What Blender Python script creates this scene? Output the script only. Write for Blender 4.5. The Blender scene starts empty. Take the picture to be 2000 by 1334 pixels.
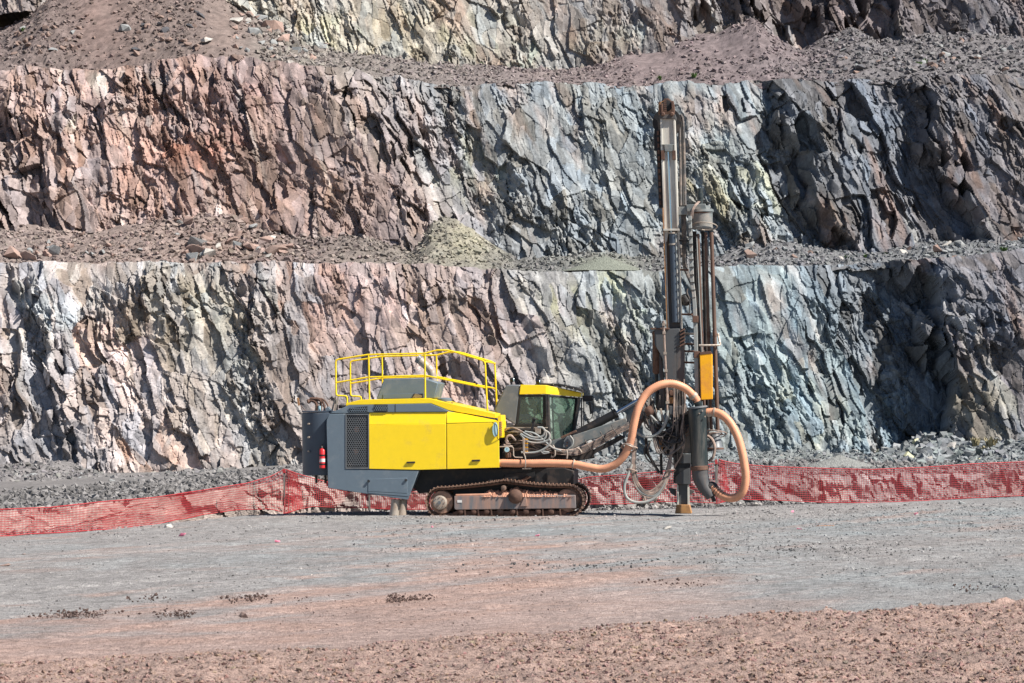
import bpy, bmesh, math, random
import numpy as np
from mathutils import Vector, Matrix

scene = bpy.context.scene
COL = scene.collection
R = math.radians
random.seed(7)
rng = np.random.default_rng(11)

# ------------------------------------------------------------------ camera, sky, sun, exposure
EYE = 2.42
FPX = 5160.0          # focal length in pixels of the 2000 px wide photograph
HOR = 800.0           # horizon row
cam_d = bpy.data.cameras.new('camera')
cam = bpy.data.objects.new('camera', cam_d); COL.objects.link(cam)
cam.location = (0, 0, EYE); cam.rotation_euler = (R(90), 0, 0)
cam_d.sensor_width = 36.0; cam_d.lens = 36.0 * FPX / 2000.0
cam_d.shift_y = (HOR - 667.0) / 2000.0
cam_d.clip_start = 0.5; cam_d.clip_end = 3000
cam_d.dof.use_dof = True; cam_d.dof.focus_distance = 66.0; cam_d.dof.aperture_fstop = 9.0
scene.camera = cam

SUN_AZ, SUN_EL = 63.0, 47.0     # degrees right of the direction back to the camera, and above the horizon
w = bpy.data.worlds.new('World'); scene.world = w; w.use_nodes = True
nt = w.node_tree; nt.nodes.clear()
sky = nt.nodes.new('ShaderNodeTexSky'); sky.sky_type = 'NISHITA'; sky.sun_disc = False
sky.sun_elevation = R(SUN_EL); sky.sun_rotation = R(180 - SUN_AZ)
sky.air_density = 1.0; sky.dust_density = 0.0; sky.ozone_density = 3.5
bg = nt.nodes.new('ShaderNodeBackground'); bg.inputs[1].default_value = 0.05
wo = nt.nodes.new('ShaderNodeOutputWorld')
nt.links.new(sky.outputs[0], bg.inputs[0]); nt.links.new(bg.outputs[0], wo.inputs[0])

sd = bpy.data.lights.new('sun', 'SUN'); sd.energy = 5.0; sd.angle = R(0.5); sd.color = (1.0, 0.94, 0.86)
so = bpy.data.objects.new('sun', sd); COL.objects.link(so)
to_sun = Vector((math.sin(R(SUN_AZ)) * math.cos(R(SUN_EL)), -math.cos(R(SUN_AZ)) * math.cos(R(SUN_EL)), math.sin(R(SUN_EL))))
so.rotation_euler = to_sun.to_track_quat('Z', 'Y').to_euler(); so.location = (30, 0, 40)

vs = scene.view_settings
vs.view_transform = 'Standard'; vs.look = 'None'; vs.gamma = 1.0; vs.exposure = 0.86; vs.use_curve_mapping = False

# ------------------------------------------------------------------ helpers
def lin(r, g, b):
    f = lambda c: (c / 255 / 12.92) if c / 255 <= 0.04045 else ((c / 255 + 0.055) / 1.055) ** 2.4
    return (f(r), f(g), f(b))

SAT = 0.74
def lin_arr(a):
    a = np.asarray(a, dtype=np.float64) / 255.0
    g = a.mean(-1, keepdims=True); a = g + (a - g) * SAT
    return np.where(a <= 0.04045, a / 12.92, ((a + 0.055) / 1.055) ** 2.4)

def tag(o, label=None, cat=None, group=None, kind=None):
    if label: o['label'] = label
    if cat: o['category'] = cat
    if group: o['group'] = group
    if kind: o['kind'] = kind
    return o

def empty(name, loc=(0, 0, 0), rot=(0, 0, 0)):
    o = bpy.data.objects.new(name, None); COL.objects.link(o)
    o.location = loc; o.rotation_euler = rot; o.empty_display_size = 0.3
    return o

# integer hash and noise (vectorised)
def hsh(ix, iy, seed):
    h = (ix.astype(np.int64) * 374761393 + iy.astype(np.int64) * 668265263 + seed * 974711) & 0xFFFFFFFF
    h = ((h ^ (h >> 13)) * 1274126177) & 0xFFFFFFFF
    h = ((h ^ (h >> 16)) * 2246822519) & 0xFFFFFFFF
    return ((h ^ (h >> 15)) & 0xFFFFFF) / float(0x1000000)

def vnoise(x, y, seed=0):
    ix = np.floor(x); iy = np.floor(y); fx = x - ix; fy = y - iy
    ix = ix.astype(np.int64); iy = iy.astype(np.int64)
    ux = fx * fx * fx * (fx * (fx * 6 - 15) + 10); uy = fy * fy * fy * (fy * (fy * 6 - 15) + 10)
    a = hsh(ix, iy, seed); b = hsh(ix + 1, iy, seed); c = hsh(ix, iy + 1, seed); d = hsh(ix + 1, iy + 1, seed)
    return (a + (b - a) * ux) * (1 - uy) + (c + (d - c) * ux) * uy     # 0..1

def fbm(x, y, seed=0, oct=4, gain=0.5):
    s = 0; a = 1.0; t = 0
    for k in range(oct):
        s = s + a * (vnoise(x * 2 ** k, y * 2 ** k, seed + 17 * k) * 2 - 1); t += a; a *= gain
    return s / t                                                    # -1..1

def voro(x, y, seed=0, jit=0.9):
    """nearest and second nearest jittered lattice point: returns F2-F1, vector to the cell point, two ids"""
    ix = np.floor(x).astype(np.int64); iy = np.floor(y).astype(np.int64)
    f1 = np.full(x.shape, 9.0); f2 = np.full(x.shape, 9.0)
    bx = np.zeros_like(x); by = np.zeros_like(x); bi = np.zeros_like(ix); bj = np.zeros_like(ix)
    for di in (-1, 0, 1):
        for dj in (-1, 0, 1):
            cx = ix + di; cy = iy + dj
            px = cx + 0.5 + jit * (hsh(cx, cy, seed) - 0.5); py = cy + 0.5 + jit * (hsh(cx, cy, seed + 1) - 0.5)
            dx = x - px; dy = y - py
            d = dx * dx + dy * dy
            m = d < f1
            f2 = np.where(m, f1, np.minimum(f2, d))
            f1 = np.where(m, d, f1)
            bx = np.where(m, dx, bx); by = np.where(m, dy, by); bi = np.where(m, cx, bi); bj = np.where(m, cy, bj)
    return f2 - f1, bx, by, bi, bj

def facet(x, y, seed, tilt=1.0, step=1.0, lean=0.0):
    """broken rock: each cell a plane of its own height and tilt"""
    e, dx, dy, i, j = voro(x, y, seed)
    h = step * (hsh(i, j, seed + 5) - 0.5) + tilt * ((hsh(i, j, seed + 6) - 0.5 - lean) * dx * 1.6 + (hsh(i, j, seed + 7) - 0.5) * dy * 1.2)
    return h, e, hsh(i, j, seed + 8), hsh(i, j, seed + 9)

def crystal(x, y, seed, lean=0.0, sharp=1.0):
    """angular blocks: the outermost of tilted, bevelled planes, one per cell"""
    ix = np.floor(x).astype(np.int64); iy = np.floor(y).astype(np.int64)
    best = np.full(x.shape, -9.0); r1 = np.zeros_like(x); r2 = np.zeros_like(x)
    for di in (-1, 0, 1):
        for dj in (-1, 0, 1):
            cx = ix + di; cy = iy + dj
            dx = x - (cx + .5 + .9 * (hsh(cx, cy, seed) - .5)); dy = y - (cy + .5 + .9 * (hsh(cx, cy, seed + 1) - .5))
            a = (hsh(cx, cy, seed + 2) - .5) * 1.2; ca = np.cos(a); sa = np.sin(a)
            ux = dx * ca + dy * sa; uy = dy * ca - dx * sa
            v = .8 * (hsh(cx, cy, seed + 3) - .5) + (hsh(cx, cy, seed + 4) - .5 - lean) * .9 * ux + (hsh(cx, cy, seed + 5) - .5) * .7 * uy \
                - sharp * np.maximum(np.maximum(np.abs(ux) * 1.5, np.abs(uy) * 1.3) - .42, 0) * 1.8
            m = v > best
            best = np.where(m, v, best); r1 = np.where(m, hsh(cx, cy, seed + 8), r1); r2 = np.where(m, hsh(cx, cy, seed + 9), r2)
    return best, r1, r2

def trin(x, y, seed, rot=0.0):
    """random heights on a triangle lattice joined by flat triangles: crumpled, angular, never wavy"""
    c, s = math.cos(rot), math.sin(rot); x, y = x * c - y * s, x * s + y * c
    k = (x + y) * 0.3660254; u = x + k; v = y + k
    i = np.floor(u).astype(np.int64); j = np.floor(v).astype(np.int64); fu = u - i; fv = v - j
    a = hsh(i, j, seed); b = hsh(i + 1, j + 1, seed); up = fu > fv
    m = np.where(up, hsh(i + 1, j, seed), hsh(i, j + 1, seed))
    hi = np.maximum(fu, fv); lo = np.minimum(fu, fv)
    return a * (1 - hi) + m * (hi - lo) + b * lo - .5

def mesh_np(name, verts, quads=None, tris=None, cols=None, smooth=False):
    me = bpy.data.meshes.new(name)
    verts = np.ascontiguousarray(verts, dtype=np.float32).reshape(-1, 3)
    loops = []; starts = []; n = 0
    if quads is not None and len(quads):
        q = np.asarray(quads, dtype=np.int32).reshape(-1, 4); loops.append(q.ravel()); starts.append(n + 4 * np.arange(len(q))); n += 4 * len(q)
    if tris is not None and len(tris):
        t = np.asarray(tris, dtype=np.int32).reshape(-1, 3); loops.append(t.ravel()); starts.append(n + 3 * np.arange(len(t))); n += 3 * len(t)
    loops = np.concatenate(loops).astype(np.int32); starts = np.concatenate(starts).astype(np.int32)
    me.vertices.add(len(verts)); me.vertices.foreach_set('co', verts.ravel())
    me.loops.add(len(loops)); me.loops.foreach_set('vertex_index', loops)
    me.polygons.add(len(starts)); me.polygons.foreach_set('loop_start', starts)
    me.update(calc_edges=True)
    me.polygons.foreach_set('use_smooth', np.full(len(starts), bool(smooth)))
    if cols is not None:
        a = me.color_attributes.new('tone', 'FLOAT_COLOR', 'POINT')
        c = np.ones((len(verts), 4), dtype=np.float32); c[:, :3] = cols
        a.data.foreach_set('color', c.ravel())
    return me

def grid_quads(nx, ny):
    i = np.arange(nx - 1)[:, None]; j = np.arange(ny - 1)[None, :]
    a = i * ny + j
    return np.stack([a, a + ny, a + ny + 1, a + 1], -1).reshape(-1, 4)

def link(name, me, mat=None, parent=None):
    o = bpy.data.objects.new(name, me); COL.objects.link(o)
    if mat is not None and not len(me.materials): me.materials.append(mat)
    if parent is not None: o.parent = parent
    return o

# ------------------------------------------------------------------ materials
def new_mat(name):
    m = bpy.data.materials.new(name); m.use_nodes = True
    n = m.node_tree.nodes; b = n['Principled BSDF']
    return m, n, m.node_tree.links, b

def noise_node(n, l, vec, scale, detail=4, rough=0.6):
    t = n.new('ShaderNodeTexNoise'); t.inputs['Scale'].default_value = scale; t.inputs['Detail'].default_value = detail
    t.inputs['Roughness'].default_value = rough; l.new(vec, t.inputs['Vector']); return t

def ramp(n, l, fac, stops):
    r = n.new('ShaderNodeValToRGB'); e = r.color_ramp.elements
    while len(e) < len(stops): e.new(0.5)
    for k, (p, c) in enumerate(stops):
        e[k].position = p; e[k].color = (c, c, c, 1) if not hasattr(c, '__len__') else (*c, 1)
    l.new(fac, r.inputs[0]); return r

def mixc(n, l, fac, a, b, mode='MIX'):
    m = n.new('ShaderNodeMix'); m.data_type = 'RGBA'; m.blend_type = mode
    for sock, v in ((m.inputs[0], fac), (m.inputs[6], a), (m.inputs[7], b)):
        if hasattr(v, 'links'): l.new(v, sock)
        elif hasattr(v, '__len__'): sock.default_value = (*v, 1)
        else: sock.default_value = v
    return m.outputs[2]

def rock_mat(name, scale=1.0, bump=0.5, lo=0.72, hi=1.25, dist=0.05):
    """stone: the mesh's own colour, broken up by grain, speckle and fine relief"""
    m, n, l, b = new_mat(name)
    at = n.new('ShaderNodeAttribute'); at.attribute_name = 'tone'
    tc = n.new('ShaderNodeTexCoord')
    n1 = noise_node(n, l, tc.outputs['Object'], 2.3 * scale, 6, 0.7)
    n2 = noise_node(n, l, tc.outputs['Object'], 14 * scale, 4, 0.65)
    r1 = ramp(n, l, n1.outputs['Fac'], ((0.3, lo), (0.7, hi)))
    r2 = ramp(n, l, n2.outputs['Fac'], ((0.3, 0.78), (0.7, 1.2)))
    c = mixc(n, l, 1.0, at.outputs['Color'], r1.outputs[0], 'MULTIPLY')
    c = mixc(n, l, 1.0, c, r2.outputs[0], 'MULTIPLY')
    l.new(c, b.inputs['Base Color']); b.inputs['Roughness'].default_value = 0.92
    b.inputs['Specular IOR Level'].default_value = 0.25
    bp = n.new('ShaderNodeBump'); bp.inputs['Strength'].default_value = bump; bp.inputs['Distance'].default_value = dist
    n3 = noise_node(n, l, tc.outputs['Object'], 9 * scale, 6, 0.7)
    l.new(n3.outputs['Fac'], bp.inputs['Height']); l.new(bp.outputs[0], b.inputs['Normal'])
    return m

M_CLIFF = rock_mat('cliff_rock', 1.0, 0.45, 0.72, 1.22, 0.03)
M_RUBBLE = rock_mat('rubble_stone', 2.0, 0.5, 0.75, 1.2, 0.03)
M_SOIL = rock_mat('road_gravel', 4.0, 1.0, 0.74, 1.22, 0.03)
def soil_relief(m):
    n, l = m.node_tree.nodes, m.node_tree.links; b = n['Principled BSDF']; old = b.inputs['Normal'].links[0].from_node
    tc = next(k for k in n if k.type == 'TEX_COORD'); t = noise_node(n, l, tc.outputs['Object'], 13.0, 3, .7)
    bp = n.new('ShaderNodeBump'); bp.inputs['Strength'].default_value = 1.0; bp.inputs['Distance'].default_value = .07
    l.new(t.outputs['Fac'], bp.inputs['Height']); l.new(old.outputs[0], bp.inputs['Normal']); l.new(bp.outputs[0], b.inputs['Normal'])
soil_relief(M_SOIL)

# ------------------------------------------------------------------ ground levels
# line where the floor meets the low rock step: photograph column, row, distance
EDGE_T = np.array([(-500, 1075, 46), (0, 1046, 54), (250, 1034, 58.3), (330, 1027, 60.6), (500, 1013, 64.6), (640, 1008, 65.6), (830, 1002, 65.8), (1150, 997, 65.8), (1300, 993, 66), (1500, 986, 67), (1700, 981, 68.3), (2000, 969, 70.8), (2500, 952, 75)], float)
EDGE = np.stack([(EDGE_T[:, 0] - 1000) / FPX * EDGE_T[:, 2], EDGE_T[:, 2], EYE - (EDGE_T[:, 1] - HOR) / FPX * EDGE_T[:, 2]], -1)
def edge_y(x): return np.interp(x, EDGE[:, 0], EDGE[:, 1])
def ground_z(x, y):
    """quarry floor: falls gently to the left and towards the step, level under the rig"""
    x = np.asarray(x, float); y = np.asarray(y, float)
    flat = np.exp(-((x - 0.3) / 6.5) ** 4) * np.exp(-((y - 60) / 5.0) ** 4)
    z = np.clip(0.012 * x, -0.4, 0.5) * (1 - flat)
    t = np.clip((y - (edge_y(x) - 3.2)) / 3.0, 0, 1); t = t * t * (3 - 2 * t)
    return z * (1 - t) + np.interp(x, EDGE[:, 0], EDGE[:, 2]) * t

def px_to_ground(px, py):
    """where a photograph pixel meets the quarry floor"""
    d = 60.0
    for _ in range(40):
        z = float(ground_z((px - 1000) / FPX * d, d)); d = (EYE - z) * FPX / max(py - HOR, 1)
    return ((px - 1000) / FPX * d, d, float(ground_z((px - 1000) / FPX * d, d)))

FLOOR_X = np.array([-14, -10.4, -7.5, -5, 0, 5, 14, 26]); FLOOR_Z = np.array([.15, .3, .5, .7, .74, .74, .74, .78])
def bench_z(x): return np.interp(x, FLOOR_X, FLOOR_Z)

# ------------------------------------------------------------------ ground sheet
def soil_fields(x, y):
    # colour of the floor: grey crushed stone, red clay trodden in, red clods in front
    u = x * 0.50 + y * 0.866; v = x * 0.866 - y * 0.50          # along and across the wheel tracks
    py = HOR + EYE * FPX / np.maximum(y, 3)
    pxx = 1000 + x / np.maximum(y, 3) * FPX
    tracks = fbm(v * 1.3, u * 0.10, 31, 4, 0.6)
    patches = fbm(x * 0.16, y * 0.11, 35, 4)
    fine = fbm(x * 1.7, y * 0.9, 41, 5, .6); tracks = .7 * tracks + .6 * fbm(x * .35, y * 1.1, 43, 5, .65)
    bnd1 = np.interp(pxx, [-500, 0, 400, 900, 1300, 1700, 2000], [1185, 1165, 1150, 1105, 1120, 1170, 1200])
    red = np.clip((py - bnd1) / 55 + 0.1 + tracks * 1.9 + patches * 1.0, 0, 1)
    red *= np.interp(pxx, [0, 1000, 1250, 1500, 2000], [1, 0.95, 0.8, 0.45, 0.25])
    red = np.maximum(red * 0.85, np.clip(0.7 * tracks + 0.5 * patches - .04, 0, 0.6))
    bnd2 = np.interp(pxx, [-500, 0, 250, 600, 1000, 1500, 2000, 2500], [1305, 1295, 1270, 1262, 1236, 1208, 1186, 1165])
    clod = np.clip((py - bnd2 + 10 * fine) / 12, 0, 1)
    red = np.maximum(red, clod * (0.9 + 0.1 * fine))
    return red, clod, tracks, patches, fine

def soil_color(x, y, seed=0):
    red, clod, tracks, patches, fine = soil_fields(x, y)
    grey = lin_arr([149, 145, 143]); blue = lin_arr([139, 146, 148]); clay = lin_arr([172, 140, 128]); hot = lin_arr([184, 140, 120]); clodc = lin_arr([164, 131, 117])
    t = np.clip(0.32 + .03 * x + 1.2 * patches + 0.4 * fine, 0, 1)[..., None]
    c = grey * (1 - t) + blue * t
    cl = clay * (1 - np.clip(tracks * 1.6, 0, 1)[..., None]) + hot * np.clip(tracks * 1.6, 0, 1)[..., None]
    cl = cl * (1 - clod[..., None]) + clodc * clod[..., None]
    c = c * (1 - red[..., None]) + cl * red[..., None]
    return c * (1 + 0.22 * fine[..., None])

gx = np.concatenate([[-900, -300, -120, -60, -35, -24, -18], np.arange(-14.5, 16.5, 0.1), [18, 22, 30, 45, 80, 160, 400, 900]])
gy = np.concatenate([[-400, -150, -60, -20, 0, 10, 16, 19], np.arange(20.5, 34, 0.06), np.arange(34, 76, 0.13), [78, 84, 95]])
GX, GY = np.meshgrid(gx, gy, indexing='ij')
red, clod, tracks, patches, fine = soil_fields(GX, GY)
GZ = ground_z(GX, GY)
inside = ((GX > -15) & (GX < 17) & (GY > 20) & (GY < 77)).astype(float)
RV = GX * 0.80 - GY * 0.60; ruts = sum(np.exp(-((RV - c) / .16) ** 2) for c in (-33.2, -31.3, -29.1, -27.3, -25.6, -23.9, -21.4, -19.6))
clump = np.maximum(fbm(GX * 5.5, GY * 4.5, 61, 3, 0.7), -0.35)
GZ = GZ + inside * (0.012 * fbm(GX * 3.1, GY * 1.6, 51, 4, 0.65) + 0.02 * tracks * (1 - clod) - .03 * ruts * (1 - clod) + clod * (0.05 + 0.07 * clump + 0.03 * fbm(GX * .9, GY * .6, 63, 3)))
GZ = np.where(GY > edge_y(GX) + 1.2, GZ - 0.25, GZ)
me = mesh_np('ground', np.stack([GX, GY, GZ], -1), grid_quads(len(gx), len(gy)), cols=(soil_color(GX, GY) * (.76 + .48 * rng.random(GX.shape))[..., None]).reshape(-1, 3), smooth=False)
ground = tag(link('ground', me, M_SOIL), 'grey and reddish gravel floor of the quarry', 'ground', kind='structure')

def ground_h(x, y):
    i = np.clip(np.searchsorted(gx, x) - 1, 0, len(gx) - 2); j = np.clip(np.searchsorted(gy, y) - 1, 0, len(gy) - 2)
    fx = (x - gx[i]) / (gx[i + 1] - gx[i]); fy = (y - gy[j]) / (gy[j + 1] - gy[j])
    return (GZ[i, j] * (1 - fx) + GZ[i + 1, j] * fx) * (1 - fy) + (GZ[i, j + 1] * (1 - fx) + GZ[i + 1, j + 1] * fx) * fy

# ------------------------------------------------------------------ scattered stones
def rock_variants(k, kind, seed):
    r = np.random.default_rng(seed); out = []
    if kind == 'oct':
        base = np.array([(1, 0, 0), (-1, 0, 0), (0, 1, 0), (0, -1, 0), (0, 0, 1), (0, 0, -1)], float)
        f = np.array([(0, 2, 4), (2, 1, 4), (1, 3, 4), (3, 0, 4), (2, 0, 5), (1, 2, 5), (3, 1, 5), (0, 3, 5)])
    else:
        base = np.array([(x, y, z) for x in (-1, 1) for y in (-1, 1) for z in (-1, 1)], float) * 0.62
        f = np.array([(0, 1, 3, 2), (4, 6, 7, 5), (0, 4, 5, 1), (2, 3, 7, 6), (0, 2, 6, 4), (1, 5, 7, 3)])
    for _ in range(k):
        out.append(base * r.uniform(0.55, 1.25, base.shape) + r.uniform(-0.22, 0.22, base.shape))
    return np.array(out), f

def rot_mats(n, r):
    q = r.normal(size=(n, 4)); q /= np.linalg.norm(q, axis=1)[:, None]
    a, b, c, d = q.T
    return np.stack([np.stack([1 - 2 * (c * c + d * d), 2 * (b * c - a * d), 2 * (b * d + a * c)], -1),
                     np.stack([2 * (b * c + a * d), 1 - 2 * (b * b + d * d), 2 * (c * d - a * b)], -1),
                     np.stack([2 * (b * d - a * c), 2 * (c * d + a * b), 1 - 2 * (b * b + c * c)], -1)], 1)

def scatter(name, pos, size, cols, mat, kind='oct', seed=1, flat=0.75):
    n = len(pos); r = np.random.default_rng(seed)
    V, f = rock_variants(14, kind, seed)
    v = V[r.integers(0, len(V), n)] * (size[:, None, None] * np.stack([np.ones(n), r.uniform(0.6, 1, n), r.uniform(0.45, 0.9, n)], -1)[:, None, :])
    v = np.einsum('nij,nkj->nki', rot_mats(n, r), v)
    v[:, :, 2] *= flat
    v = v + pos[:, None, :]
    nv = V.shape[1]
    faces = (f[None] + (np.arange(n) * nv)[:, None, None]).reshape(-1, f.shape[1])
    c = np.repeat(cols, nv, axis=0)
    me = mesh_np(name, v.reshape(-1, 3), quads=faces if f.shape[1] == 4 else None, tris=faces if f.shape[1] == 3 else None, cols=c)
    return link(name, me, mat)

# clods in front
n = 40000
cy = 21.5 + 12.5 * rng.random(n) ** 1.2; cx = (rng.random(n) * 2 - 1) * (cy * 0.215 + 0.4)
rd, cl, tr, pa, fi = soil_fields(cx, cy)
keep = (cl > 0.4) & (fbm(cx * 1.1, cy * .7, 77, 3) + rng.random(n) * 0.9 > 0.12)
cx, cy = cx[keep], cy[keep]
sz = 0.010 + 0.034 * rng.random(len(cx)) ** 3
clc = lin_arr([164, 130, 116]) * (0.90 + 0.35 * rng.random((len(cx), 1))) * (1 + 0.05 * rng.normal(size=(len(cx), 3)))
o = scatter('soil_clods', np.stack([cx, cy, ground_h(cx, cy) + sz * 0.2], -1), sz, clc, M_SOIL, 'oct', 3, 0.8)
tag(o, 'loose reddish brown clods covering the near ground', 'soil', kind='stuff')

# pebbles over the floor
n = 56000
cy = 27 + 38 * rng.random(n) ** 0.8; cx = (rng.random(n) * 2 - 1) * (cy * 0.215 + 0.5)
rd, cl, tr, pa, fi = soil_fields(cx, cy)
dens = np.clip(0.35 + 0.9 * fbm(cx * 0.5, cy * 0.22, 83, 4) + 0.25 * (cx / 8), 0.05, 1)
keep = (cl < 0.6) & (rng.random(n) < dens) & (cy < edge_y(cx))
cx, cy = cx[keep], cy[keep]
sz = (0.009 + 0.032 * rng.random(len(cx)) ** 5) * (cy / 45)
pc = soil_color(cx, cy) * (0.70 + 0.85 * rng.random((len(cx), 1)))
o = scatter('gravel', np.stack([cx, cy, ground_h(cx, cy) + sz * 0.15], -1), sz, pc, M_SOIL, 'oct', 5, 0.8)
tag(o, 'small grey stones strewn over the quarry floor', 'gravel', kind='stuff')

# ------------------------------------------------------------------ cliffs
def to_px(x, y, z): return 1000 + x / y * FPX, HOR - (z - EYE) / y * FPX
def z_at(py, y): return EYE + (HOR - np.asarray(py, float)) * y / FPX

def interp_px(table, px):
    t = np.asarray(table, float); return np.interp(px, t[:, 0], t[:, 1])

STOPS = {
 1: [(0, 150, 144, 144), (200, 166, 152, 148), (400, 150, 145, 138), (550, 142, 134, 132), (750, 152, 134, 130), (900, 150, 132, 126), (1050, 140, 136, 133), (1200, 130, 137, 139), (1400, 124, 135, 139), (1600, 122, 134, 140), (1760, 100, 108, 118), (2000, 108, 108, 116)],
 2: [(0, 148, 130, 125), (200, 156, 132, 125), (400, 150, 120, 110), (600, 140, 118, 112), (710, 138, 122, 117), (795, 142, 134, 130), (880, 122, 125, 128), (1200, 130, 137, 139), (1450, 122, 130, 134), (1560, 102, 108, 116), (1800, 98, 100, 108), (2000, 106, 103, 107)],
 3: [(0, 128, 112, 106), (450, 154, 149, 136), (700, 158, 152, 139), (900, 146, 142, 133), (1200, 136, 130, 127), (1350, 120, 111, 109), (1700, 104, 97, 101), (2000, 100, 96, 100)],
}
BLOBS = {   # veins and stains of the rock itself: px, py, rx, ry, colour, weight
 1: [(195, 680, 55, 60, (214, 172, 160), .8), (215, 700, 30, 50, (226, 208, 204), .8), (325, 885, 32, 50, (196, 142, 112), .85), (60, 620, 40, 90, (190, 205, 205), .55), (140, 570, 60, 40, (186, 196, 190), .5),
     (430, 640, 90, 70, (176, 170, 140), .5), (300, 800, 90, 90, (176, 158, 148), .5), (730, 600, 70, 60, (196, 156, 144), .7), (640, 580, 50, 90, (174, 128, 112), .6), (690, 640, 40, 40, (200, 176, 168), .5), (990, 630, 60, 60, (166, 126, 116), .6),
     (1165, 600, 40, 60, (190, 192, 142), .65), (1130, 560, 40, 30, (180, 186, 150), .5), (1560, 790, 30, 110, (182, 178, 148), .8), (1480, 690, 60, 160, (150, 176, 180), .6), (1620, 760, 60, 110, (112, 134, 136), .5),
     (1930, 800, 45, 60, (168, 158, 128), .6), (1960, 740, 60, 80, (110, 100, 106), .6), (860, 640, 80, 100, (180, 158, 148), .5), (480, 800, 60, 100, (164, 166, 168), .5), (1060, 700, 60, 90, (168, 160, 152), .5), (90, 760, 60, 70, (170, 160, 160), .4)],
 2: [(250, 320, 60, 70, (186, 136, 116), .7), (400, 290, 60, 60, (182, 108, 82), .6), (100, 200, 90, 70, (178, 140, 128), .5), (470, 190, 80, 60, (140, 104, 98), .6), (190, 190, 25, 30, (180, 188, 178), .6), (260, 160, 30, 60, (150, 148, 138), .5),
     (700, 330, 60, 110, (150, 118, 106), .5), (810, 350, 30, 140, (168, 150, 146), .5), (1440, 375, 32, 60, (186, 184, 146), .85), (1000, 370, 50, 60, (140, 146, 150), .5), (900, 300, 40, 90, (160, 164, 130), .45), (1390, 260, 50, 70, (160, 170, 160), .5),
     (1340, 300, 60, 120, (150, 158, 158), .4), (1960, 370, 60, 60, (132, 116, 112), .5), (560, 420, 60, 40, (160, 126, 112), .5)],
 3: [(610, 50, 40, 50, (196, 190, 148), .8), (520, 30, 40, 40, (160, 150, 138), .5), (800, 60, 70, 50, (188, 176, 142), .6), (960, 100, 50, 40, (176, 176, 136), .6), (1180, 70, 60, 40, (160, 160, 138), .5), (1080, 30, 60, 50, (150, 140, 136), .5), (1700, 30, 60, 50, (136, 116, 112), .5)],
}

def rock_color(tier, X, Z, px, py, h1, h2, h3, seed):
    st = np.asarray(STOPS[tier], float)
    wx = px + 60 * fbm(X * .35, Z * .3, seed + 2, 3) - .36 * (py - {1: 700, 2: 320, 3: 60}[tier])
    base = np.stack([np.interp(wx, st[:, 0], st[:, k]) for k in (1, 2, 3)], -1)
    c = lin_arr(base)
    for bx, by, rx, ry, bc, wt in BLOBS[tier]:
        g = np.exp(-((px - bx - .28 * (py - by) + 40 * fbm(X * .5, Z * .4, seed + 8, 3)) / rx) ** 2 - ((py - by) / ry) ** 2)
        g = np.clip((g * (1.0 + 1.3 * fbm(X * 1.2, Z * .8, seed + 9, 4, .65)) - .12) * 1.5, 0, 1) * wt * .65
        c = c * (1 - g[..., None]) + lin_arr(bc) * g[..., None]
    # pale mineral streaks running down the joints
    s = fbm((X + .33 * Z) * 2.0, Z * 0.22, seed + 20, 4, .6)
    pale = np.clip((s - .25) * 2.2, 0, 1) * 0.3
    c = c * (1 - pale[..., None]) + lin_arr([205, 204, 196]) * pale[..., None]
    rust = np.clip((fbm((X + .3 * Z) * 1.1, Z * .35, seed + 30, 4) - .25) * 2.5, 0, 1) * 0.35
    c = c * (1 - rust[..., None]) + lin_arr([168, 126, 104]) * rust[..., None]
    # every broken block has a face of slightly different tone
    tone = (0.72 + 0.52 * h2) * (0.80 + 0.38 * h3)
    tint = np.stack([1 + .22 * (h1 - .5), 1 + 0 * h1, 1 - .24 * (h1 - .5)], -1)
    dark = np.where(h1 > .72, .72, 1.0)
    return c * (tone * dark)[..., None] * tint

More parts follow.
